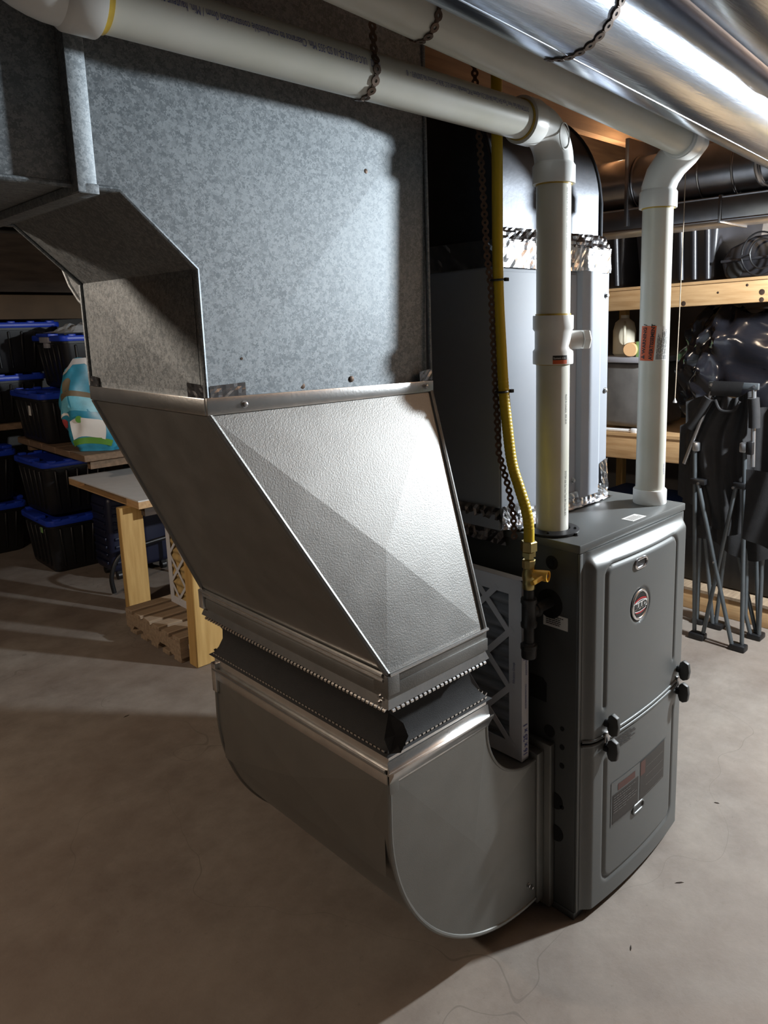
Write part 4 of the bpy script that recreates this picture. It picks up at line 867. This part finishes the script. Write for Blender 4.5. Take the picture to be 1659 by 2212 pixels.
# white slab table (hollow door) on a lumber leg
tbl = thing('slab_table', 'low table made of a white hollow door slab on rough lumber legs', 'table', (0.6, 2.9, 0))
MB().box(0.170, 1.05, 2.47, 3.32, 0.531, 0.537).build('slab_top', 'door_white', tbl); MB().box(0.170, 1.05, 2.47, 3.32, 0.498, 0.504).build('slab_bottom', 'wood', tbl)
MB().box(0.170, 0.205, 2.47, 2.60, 0.504, 0.531).build('slab_rail', 'wood', tbl); MB().box(0.170, 0.205, 3.20, 3.32, 0.504, 0.531).build('slab_rail', 'wood', tbl); MB().box(0.205, 1.05, 2.47, 2.505, 0.504, 0.531).build('slab_rail', 'wood', tbl); MB().box(0.205, 1.05, 3.285, 3.32, 0.504, 0.531).build('slab_rail', 'wood', tbl); MB().box(0.25, 0.27, 2.505, 3.285, 0.504, 0.531).build('slab_core', 'cardboard', tbl)
MB().box(0.205, 1.05, 2.49, 2.53, 0.455, 0.498).build('apron', 'dark_wood', tbl)
MB().box(0.118, 0.225, 2.56, 2.60, 0, 0.498).build('leg', 'wood_z', tbl, bevel=0.003, seg=1); MB().box(0.85, 0.95, 2.56, 2.60, 0, 0.498).build('leg', 'wood_z', tbl, bevel=0.003, seg=1); MB().box(0.85, 0.95, 3.20, 3.24, 0, 0.498).build('leg', 'wood_z', tbl, bevel=0.003, seg=1); MB().box(0.62, 0.66, 3.22, 3.30, 0, 0.498).build('leg', 'wood_z', tbl)
post = MB().box(0.040, 0.165, 1.765, 1.828, 0, 0.62)
post.v = [(x+(0.015 if z > 0.3 else 0)-(0.02 if x > 0.1 and z > 0.3 else 0), y, z) for x, y, z in post.v]
post = tag(post.build('lumber_post', 'wood_z', None, bevel=0.004, seg=1), 'yellow lumber post standing in front of the pallet', 'post')
# pallet
pal = thing('wooden_pallet', 'small weathered wooden pallet on the floor by the slab table', 'pallet', (0.25, 2.1, 0))
for i in range(6):
    y = 1.852+0.087*i; MB().box(0.012+0.006*random.random(), 0.56, y, y+0.062, 0.088, 0.106).build('slat', 'pallet', pal, bevel=0.002, seg=1)
for x in (0.018, 0.28, 0.52): MB().prism([(1.85, 0.02), (1.85, 0.088), (2.35, 0.088), (2.35, 0.02), (2.29, 0.02), (2.27, 0.04), (2.19, 0.04), (2.17, 0.02), (2.05, 0.02), (2.03, 0.04), (1.95, 0.04), (1.93, 0.02)], 'x', x, x+0.035).build('stringer', 'pallet', pal)
for i in range(5): y = 1.856+0.102*i; MB().box(0.02, 0.55, y, y+0.06, 0.0, 0.0195).build('bottom_slat', 'pallet', pal, bevel=0.002, seg=1)
flt2 = thing('used_filter', 'used filter with white lattice frame standing on the pallet behind the post', 'filter', (0.2, 2.07, 0.106))
filter_frame(flt2, 0.190, 0.212, 1.89, 2.265, 0.106, 0.60, 'media2', 5)
# suitcase
sc_ = thing('suitcase', 'dark navy ribbed hard-shell suitcase standing under the slab table', 'suitcase', (0.40, 3.18, 0))
MB().box(0.235, 0.395, 3.02, 3.24, 0.045, 0.455).build('front_shell', 'navy', sc_, bevel=0.03, seg=4); MB().box(0.405, 0.56, 3.02, 3.24, 0.045, 0.455).build('back_shell', 'navy', sc_, bevel=0.03, seg=4); MB().box(0.393, 0.407, 3.03, 3.23, 0.05, 0.45).build('zip_band', 'black', sc_)
for i in range(8):
    MB().box(0.225, 0.238, 3.055, 3.205, 0.09+0.043*i, 0.105+0.043*i).build('rib', 'navy', sc_, bevel=0.003); MB().box(0.260, 0.375, 3.010, 3.022, 0.09+0.043*i, 0.105+0.043*i).build('rib', 'navy', sc_, bevel=0.003)
for x in (0.28, 0.52):
    for y in (3.05, 3.21): MB().cyl((x-0.012, y, 0.022), (x+0.012, y, 0.022), 0.022, 16).build('wheel', 'black', sc_, True); MB().box(x-0.015, x+0.015, y-0.012, y+0.012, 0.025, 0.05).build('wheel_mount', 'black', sc_)
tag(MB().tube(cat([(0.16, 2.83, 0.012), (0.155, 2.83, 0.10), (0.20, 2.83, 0.19), (0.30, 2.82, 0.225), (0.55, 2.80, 0.25)], 8)+[Vector((0.56, 2.80, 0.25)), Vector((0.56, 2.80, 0.0))], 0.011, 10).build('bent_tube_frame', 'black', None, True), 'black bent tube frame arching under the slab table', 'tube frame')
fan = thing('shop_blower', 'small rounded black blower lying behind the pallet', 'blower', (0.40, 2.50, 0))
MB().lathe([(0.03, 0), (0.075, 0.006), (0.088, 0.03), (0.088, 0.07), (0.075, 0.094), (0.03, 0.10)], (0.33, 2.47, 0.09), (1, 0, 0), 28).build('housing', 'black', fan, True); MB().box(0.34, 0.46, 2.42, 2.53, 0, 0.03).build('foot', 'black', fan, bevel=0.006); MB().cyl((0.42, 2.47, 0.09), (0.50, 2.47, 0.09), 0.05, 24).build('motor', 'black', fan, True)

# ------------------------------------------------------------------ right side: shelves along the wall
rs = thing('storage_shelf', 'pine storage shelving along the right wall', 'shelf', (2.1, 0.9, 0))
SY0, SY1 = -0.35, 2.1
def sl_(y): return -0.026*(y-0.7)
def tilt_box(x0, x1, y0, y1, z0, z1):
    mb = MB().box(x0, x1, y0, y1, z0, z1); mb.v = [(x, y, z+sl_(y)) for x, y, z in mb.v]; return mb
tilt_box(1.85, 1.89, SY0, SY1, 1.352, 1.440).build('front_beam', 'wood', rs, bevel=0.003); tilt_box(1.845, 2.5, SY0, SY1, 1.441, 1.453).build('deck', 'wood', rs)
tilt_box(1.85, 1.89, SY0, SY1, 0.662, 0.770).build('front_beam', 'wood', rs, bevel=0.003); tilt_box(1.845, 2.5, SY0, SY1, 0.771, 0.785).build('deck', 'wood', rs)
MB().box(1.85, 1.89, SY0, SY1, 0.0, 0.088).build('front_beam', 'wood', rs, bevel=0.003); MB().box(1.845, 2.5, SY0, SY1, 0.089, 0.102).build('deck', 'pallet', rs)
for y in (-0.33, 1.32, 2.06):
    for x in (1.895, 2.44): MB().box(x, x+0.04, y, y+0.04, 0.0, 1.44).build('upright', 'wood_z', rs)
for i, (y, z, r) in enumerate(((0.70, 1.365, 0.011), (0.43, 1.43, 0.006), (0.37, 1.40, 0.012), (0.37, 1.37, 0.010), (0.55, 1.405, 0.005))):
    MB().lathe([(r, 0), (r*0.6, 0.0008)], (1.85, y, z), (-1, 0, 0), 14).build('knot', 'rust', rs, True)
# large ribbed tote and lidded bin on the upper deck
def big_tote(name, label, x0, x1, y0, y1, z0, z1, lid):
    root = thing(name, label, 'storage bin', ((x0+x1)/2, (y0+y1)/2, z0)); mb = MB(); t = 0.025
    mb.add([(x0+t, y0+t, z0), (x1-t, y0+t, z0), (x1-t, y1-t, z0), (x0+t, y1-t, z0), (x0, y0, z1), (x1, y0, z1), (x1, y1, z1), (x0, y1, z1)], [(3, 2, 1, 0), (4, 5, 6, 7), (0, 1, 5, 4), (1, 2, 6, 5), (2, 3, 7, 6), (3, 0, 4, 7)])
    mb.build('body', 'hardcase', root, bevel=0.02, seg=3)
    n = max(2, int((y1-y0)/0.062))
    for i in range(n):
        y = y0+0.05+(y1-y0-0.1)*i/(n-1); MB().tube([(x0+t-0.004, y, z0+0.01), (x0-0.002, y, z1-0.03)], 0.014, 10).build('rib', 'hardcase', root, True)
    lo = MB().box(x0-0.02, x1+0.02, y0-0.025, y1+0.025, z1, z1+0.03).build('lid', lid, root, bevel=0.008)
    return root
big_tote('ribbed_tote', 'large black ribbed tote with navy lid on the top right shelf', 1.90, 2.4, 0.58, 0.98, 1.458, 1.76, 'navy')
big_tote('ribbed_tote', 'second black ribbed tote on the top shelf, nearest the supply duct', 1.92, 2.4, 1.03, 1.45, 1.450, 1.75, 'navy')
hc = thing('hard_case', 'black hard equipment case on the top right shelf edge', 'case', (2.05, 0.33, 1.466))
MB().prism([(0.545, 1.464), (0.565, 1.53), (0.53, 1.585), (0.43, 1.625), (0.10, 1.645), (0.10, 1.464)], 'x', 1.90, 2.2).build('shell', 'hardcase', hc, bevel=0.012, seg=3)
MB().tube([(1.897, 0.562, 1.532), (1.897, 0.10, 1.552)], 0.006, 8).build('lid_seam', 'hardcase', hc, True); MB().lathe([(0.034, 0), (0.030, 0.002)], (1.899, 0.505, 1.495), (-1, 0, 0), 24).build('hand_hole', 'hole', hc, True)
tag(MB().tube([(1.878, 0.395+0.075*math.cos(t), 1.552+0.085*math.sin(t)) for t in [2*PI*i/40 for i in range(40)]]+[(1.874, 0.385+0.050*math.cos(t), 1.552+0.058*math.sin(t)) for t in [2*PI*i/40 for i in range(41)]], 0.0035, 8).build('coiled_cable', 'black', None, True), 'coiled black cable hanging on the hard case', 'cable')
# black refuse bag under the upper deck
tb_ = thing('refuse_bag', 'shiny black plastic refuse bag stuffed on the middle right shelf', 'bag', (2.12, 0.45, 0.79))
def tbag(u, v):
    a = 2*PI*u; y = 0.42+0.36*math.copysign(abs(math.cos(a))**0.6, math.cos(a))*(0.55+0.5*math.sin(PI*(0.12+0.82*v))**0.6)
    x = 2.12+0.21*math.copysign(abs(math.sin(a))**0.6, math.sin(a))*(0.55+0.5*math.sin(PI*(0.12+0.82*v))**0.6)
    k = 0.014*math.sin(13*a+9*v+math.sin(8*v))+0.008*math.sin(23*a-17*v)+0.010*math.sin(19*v+5*a+2*math.sin(7*a))+random.uniform(-0.0012, 0.0012)
    return (x+k*math.sin(a), y+k*math.cos(a), 0.797+0.54*v+0.02*math.sin(9*a)*v)
MB().grid(110, 40, tbag).build('bag_body', 'trash', tb_, True, angle=35)
MB().grid(12, 110, lambda v, u: (2.12+(0.115+0.0)*math.sin(2*PI*u)*(1-v), 0.42+0.20*math.cos(2*PI*u)*(1-v), 1.335+0.012*v)).build('bag_top', 'trash', tb_, True)
tag(MB().box(1.93, 2.3, 0.90, 1.16, 0.79, 1.10).build('smoky_storage_bin', 'clear_bin', None, bevel=0.03, seg=3), 'smoky plastic bin on the middle shelf left of the refuse bag', 'storage bin')
MB_l = MB().box(1.905, 2.32, 0.88, 1.18, 1.10, 1.128); tag(MB_l.build('bin_lid', 'silver_gray', None, bevel=0.008), 'pale grey lid lying on the smoky bin', 'lid')
jug = thing('cream_jug', 'cream plastic jug standing on the smoky bin lid', 'jug', (2.0, 1.05, 1.128))
MB().lathe([(0.045, 0), (0.055, 0.01), (0.055, 0.12), (0.045, 0.16), (0.02, 0.18), (0.02, 0.195)], (2.045, 1.095, 1.128), (0, 0, 1), 24).build('jug_body', 'cream', jug, True); MB().tube(cat([(2.01, 1.075, 1.29), (1.975, 1.055, 1.26), (1.975, 1.055, 1.20), (1.995, 1.065, 1.17)], 5), 0.007, 8).build('jug_handle', 'cream', jug, True)
tag(MB().lathe([(0.03, 0), (0.033, 0.004), (0.033, 0.10), (0.03, 0.104)], (1.905, 0.985, 1.163), (1, 0.25, 0), 24).build('wooden_roll', 'cork', None, True), 'tan round roll end lying on the smoky bin lid', 'roll')
mb = MB().box(1.93, 1.99, 0.925, 0.968, 1.128, 1.20); tag(mb.build('green_carton', 'green', None, bevel=0.003), 'small green carton beside the tan roll', 'carton')
tag(MB().box(2.02, 2.12, 0.90, 0.965, 1.128, 1.285).build('cream_carton', 'cream', None, bevel=0.006), 'pale carton behind the green carton', 'carton')
lt = thing('white_tube_lamp', 'slim white tube fitting lying on the middle shelf edge', 'tube lamp', (1.87, 0.95, 0.779)); MB().cyl((1.868, 0.80, 0.7915), (1.868, 1.25, 0.780), 0.0085, 14).build('tube', 'white', lt, True); MB().box(1.857, 1.879, 0.915, 0.945, 0.779, 0.800).build('clip', 'white', lt, bevel=0.003)
tag(MB().box(1.95, 2.35, 0.78, 1.25, 0.103, 0.42).build('blue_bin', 'bluegrey', None, bevel=0.02), 'dark blue bin on the lowest right shelf behind the furnace', 'storage bin')
tag(MB().box(1.93, 2.4, -0.1, 0.7, 0.103, 0.60).build('dark_crate', 'black', None, bevel=0.02), 'black crate on the lowest right shelf behind the folded chairs', 'crate')
pst = thing('pull_string', 'thin light pull string hanging beside the right vent pipe', 'string', (0.998, 0.30, 1.04)); MB().tube([(1.018, 0.30, 1.945), (1.016, 0.30, 1.62), (1.008, 0.30, 1.3), (0.998, 0.30, 1.052)], 0.0016, 6).build('cord', 'string', pst, True); MB().lathe([(0.0062, 0), (0.006, 0.003), (0.0025, 0.010), (0.0018, 0.014)], (0.998, 0.30, 1.040), (0, 0, 1), 14).build('pull_bell', 'paper', pst, True)

# folded camp chairs
ch = thing('folded_camp_chair', 'folded black camping chair with grey tube frame leaning at the right shelves', 'chair', (1.58, 0.38, 0))
X = 1.58; TR = 0.0085
def T(name, pts, mat='tubegray', r=TR, par=None): return MB().tube([Vector(p) for p in pts], r, 12).build(name, mat, par or ch, True)
T('leg', [(X, 0.497, 0.786), (X, 0.468, 0.018)]); T('leg', [(X, 0.299, 0.807), (X, 0.271, 0.018)])
T('cross_brace', [(X-0.018, 0.470, 0.655), (X-0.018, 0.302, 0.012)]); T('cross_brace', [(X-0.002, 0.324, 0.662), (X-0.002, 0.431, 0.018)])
T('back_tube', [(X, 0.438, 1.018), (X+0.01, 0.544, 0.722)], 'tube_alu'); T('back_tube', [(X, 0.276, 1.035), (X+0.01, 0.270, 0.742)], 'tube_alu')
T('fabric_sleeve', [(X-0.002, 0.446, 0.998), (X+0.004, 0.484, 0.93), (X+0.006, 0.524, 0.872)], 'fabric', 0.021); T('fabric_sleeve', [(X-0.002, 0.276, 1.005), (X+0.004, 0.272, 0.95), (X+0.006, 0.270, 0.892)], 'fabric', 0.021)
MB().box(X-0.008, X+0.008, 0.258, 0.450, 1.035, 1.060).build('top_bar', 'tubegray', ch, bevel=0.003)
for y in (0.272, 0.436): MB().cyl((X-0.012, y, 1.048), (X-0.008, y, 1.048), 0.006, 12).build('rivet', 'screw', ch, True)
MB().grid(12, 8, lambda u, v: (X-0.011-0.004*math.sin(PI*v), 0.428-0.118*u+0.012*v, 1.064-0.058*v)).build('fabric_flap', 'fabric', ch, True)
for (y0, y1, z) in ((0.502, 0.440, 0.662), (0.330, 0.282, 0.668)): MB().box(X-0.026, X+0.012, y1, y0, z-0.012, z+0.010).build('slider_clamp', 'black', ch, bevel=0.003)
for y, z in ((0.466, 0.658), (0.326, 0.660)): MB().cyl((X-0.030, y, z-0.002), (X-0.026, y, z-0.002), 0.005, 12).build('rivet', 'screw', ch, True)
for y0, y1 in ((0.418, 0.482), (0.250, 0.312)): MB().box(X-0.030, X+0.014, y0, y1, 0.0, 0.026).build('foot', 'black', ch, bevel=0.006)
for y, z in ((0.492, 0.80), (0.305, 0.815)): MB().box(X-0.014, X+0.010, y-0.016, y+0.012, z-0.02, z+0.018).build('joint', 'tube_alu', ch, bevel=0.006)
MB().box(X-0.016, X+0.016, 0.265, 0.290, 0.79, 0.84).build('joint', 'black', ch, bevel=0.004)
MB().cyl((X-0.030, 0.389, 0.345), (X-0.024, 0.389, 0.345), 0.004, 10).build('rivet', 'screw', ch, True)
def cloth(u, v):
    # hanging folded seat and back fabric
    z = 1.012-0.55*v; wl = 0.085+0.10*sstep(0, 0.35, v)-0.07*sstep(0.4, 1.0, v); wr_ = 0.09+0.02*v
    c = 0.38; y = c+wl-(wl+wr_)*u; bulge = 0.035+0.05*math.sin(PI*u)*math.sin(PI*min(1, v+0.15)); fold = 0.008*math.sin(u*26+v*3)+0.006*math.sin(u*11-v*9)
    return (X+0.055-bulge*0.6+fold, y, z+0.015*math.sin(u*8))
MB().grid(50, 40, cloth).build('seat_fabric', 'fabric', ch, True, angle=80)
MB().grid(50, 30, lambda u, v: (X+0.075+0.006*math.sin(u*30), 0.60-0.39*u, (0.985-0.10*(1-u)**2-0.02)*(1-v)+v*(0.57-0.06*math.sin(PI*u)))).build('back_fabric', 'fabric', ch, True, angle=80)
MB().grid(24, 20, lambda u, v: (X-0.022+0.006*math.sin(u*9+v*4), 0.282-0.16*u, 0.735-0.27*v-0.04*u*v)).build('arm_fabric', 'fabric', ch, True, angle=80)
MB().tube(cat([(X-0.006, 0.420, 0.99), (X-0.010, 0.40, 0.955), (X-0.012, 0.37, 0.948), (X-0.010, 0.34, 0.958), (X-0.006, 0.325, 0.99)], 5), 0.006, 8).build('carry_strap', 'fabric', ch, True)
c2 = thing('folded_camp_chair', 'second folded camping chair standing behind the front one, mostly legs visible', 'chair', (1.74, 0.38, 0))
X = 1.73
for pts in ([(0.518, 0.60), (0.52, 0.016)], [(0.512, 0.50), (0.448, 0.016)], [(0.40, 0.50), (0.44, 0.016)], [(0.325, 0.55), (0.315, 0.10), (0.29, 0.016)], [(0.30, 0.40), (0.268, 0.016)], [(0.264, 0.55), (0.258, 0.016)], [(0.40, 0.44), (0.28, 0.016)]):
    k = random.uniform(-0.02, 0.02); T('leg', [(X+k, y, z) for y, z in pts], par=c2)
for y0, y1 in ((0.408, 0.468), (0.245, 0.303), (0.49, 0.54)): MB().box(X-0.03, X+0.03, y0, y1, 0.0, 0.024).build('foot', 'black', c2, bevel=0.006)
MB().grid(40, 30, lambda u, v: (X-0.03+0.01*math.sin(u*22)+0.005*math.sin(v*13), 0.60-0.42*u, 0.96*(1-v)+0.36*v+0.03*math.sin(u*7))).build('seat_fabric', 'fabric', c2, True, angle=80)
# small splinters lying about on the concrete
for x, y, a, l, tx in ((0.02, -0.13, 0.5, 0.018, 'dark splinter on the concrete near the furnace front left corner'), (0.60, -0.06, 2.0, 0.016, 'dark splinter on the concrete right of the furnace base'), (-0.30, 1.62, 0.1, 0.024, 'dark splinter on the concrete left of the pallet'), (0.26, -0.12, 2.4, 0.024, 'dark splinter on the concrete in front of the lower furnace door')):
    c, sn = math.cos(a), math.sin(a)
    mb = MB(); mb.add([(x-c*l/2, y-sn*l/2, 0.0), (x-sn*0.002, y+c*0.002, 0.0), (x+c*l/2, y+sn*l/2, 0.0), (x+sn*0.002, y-c*0.002, 0.0), (x-c*l*0.2, y-sn*l*0.2, 0.003), (x+c*l*0.25, y+sn*l*0.25, 0.0025)], [(3, 2, 1, 0), (0, 1, 4), (1, 2, 5, 4), (2, 3, 5), (3, 0, 4, 5)])
    tag(mb.build('wood_splinter', 'dark_wood', None), tx, 'splinter', 'splinters on the floor')
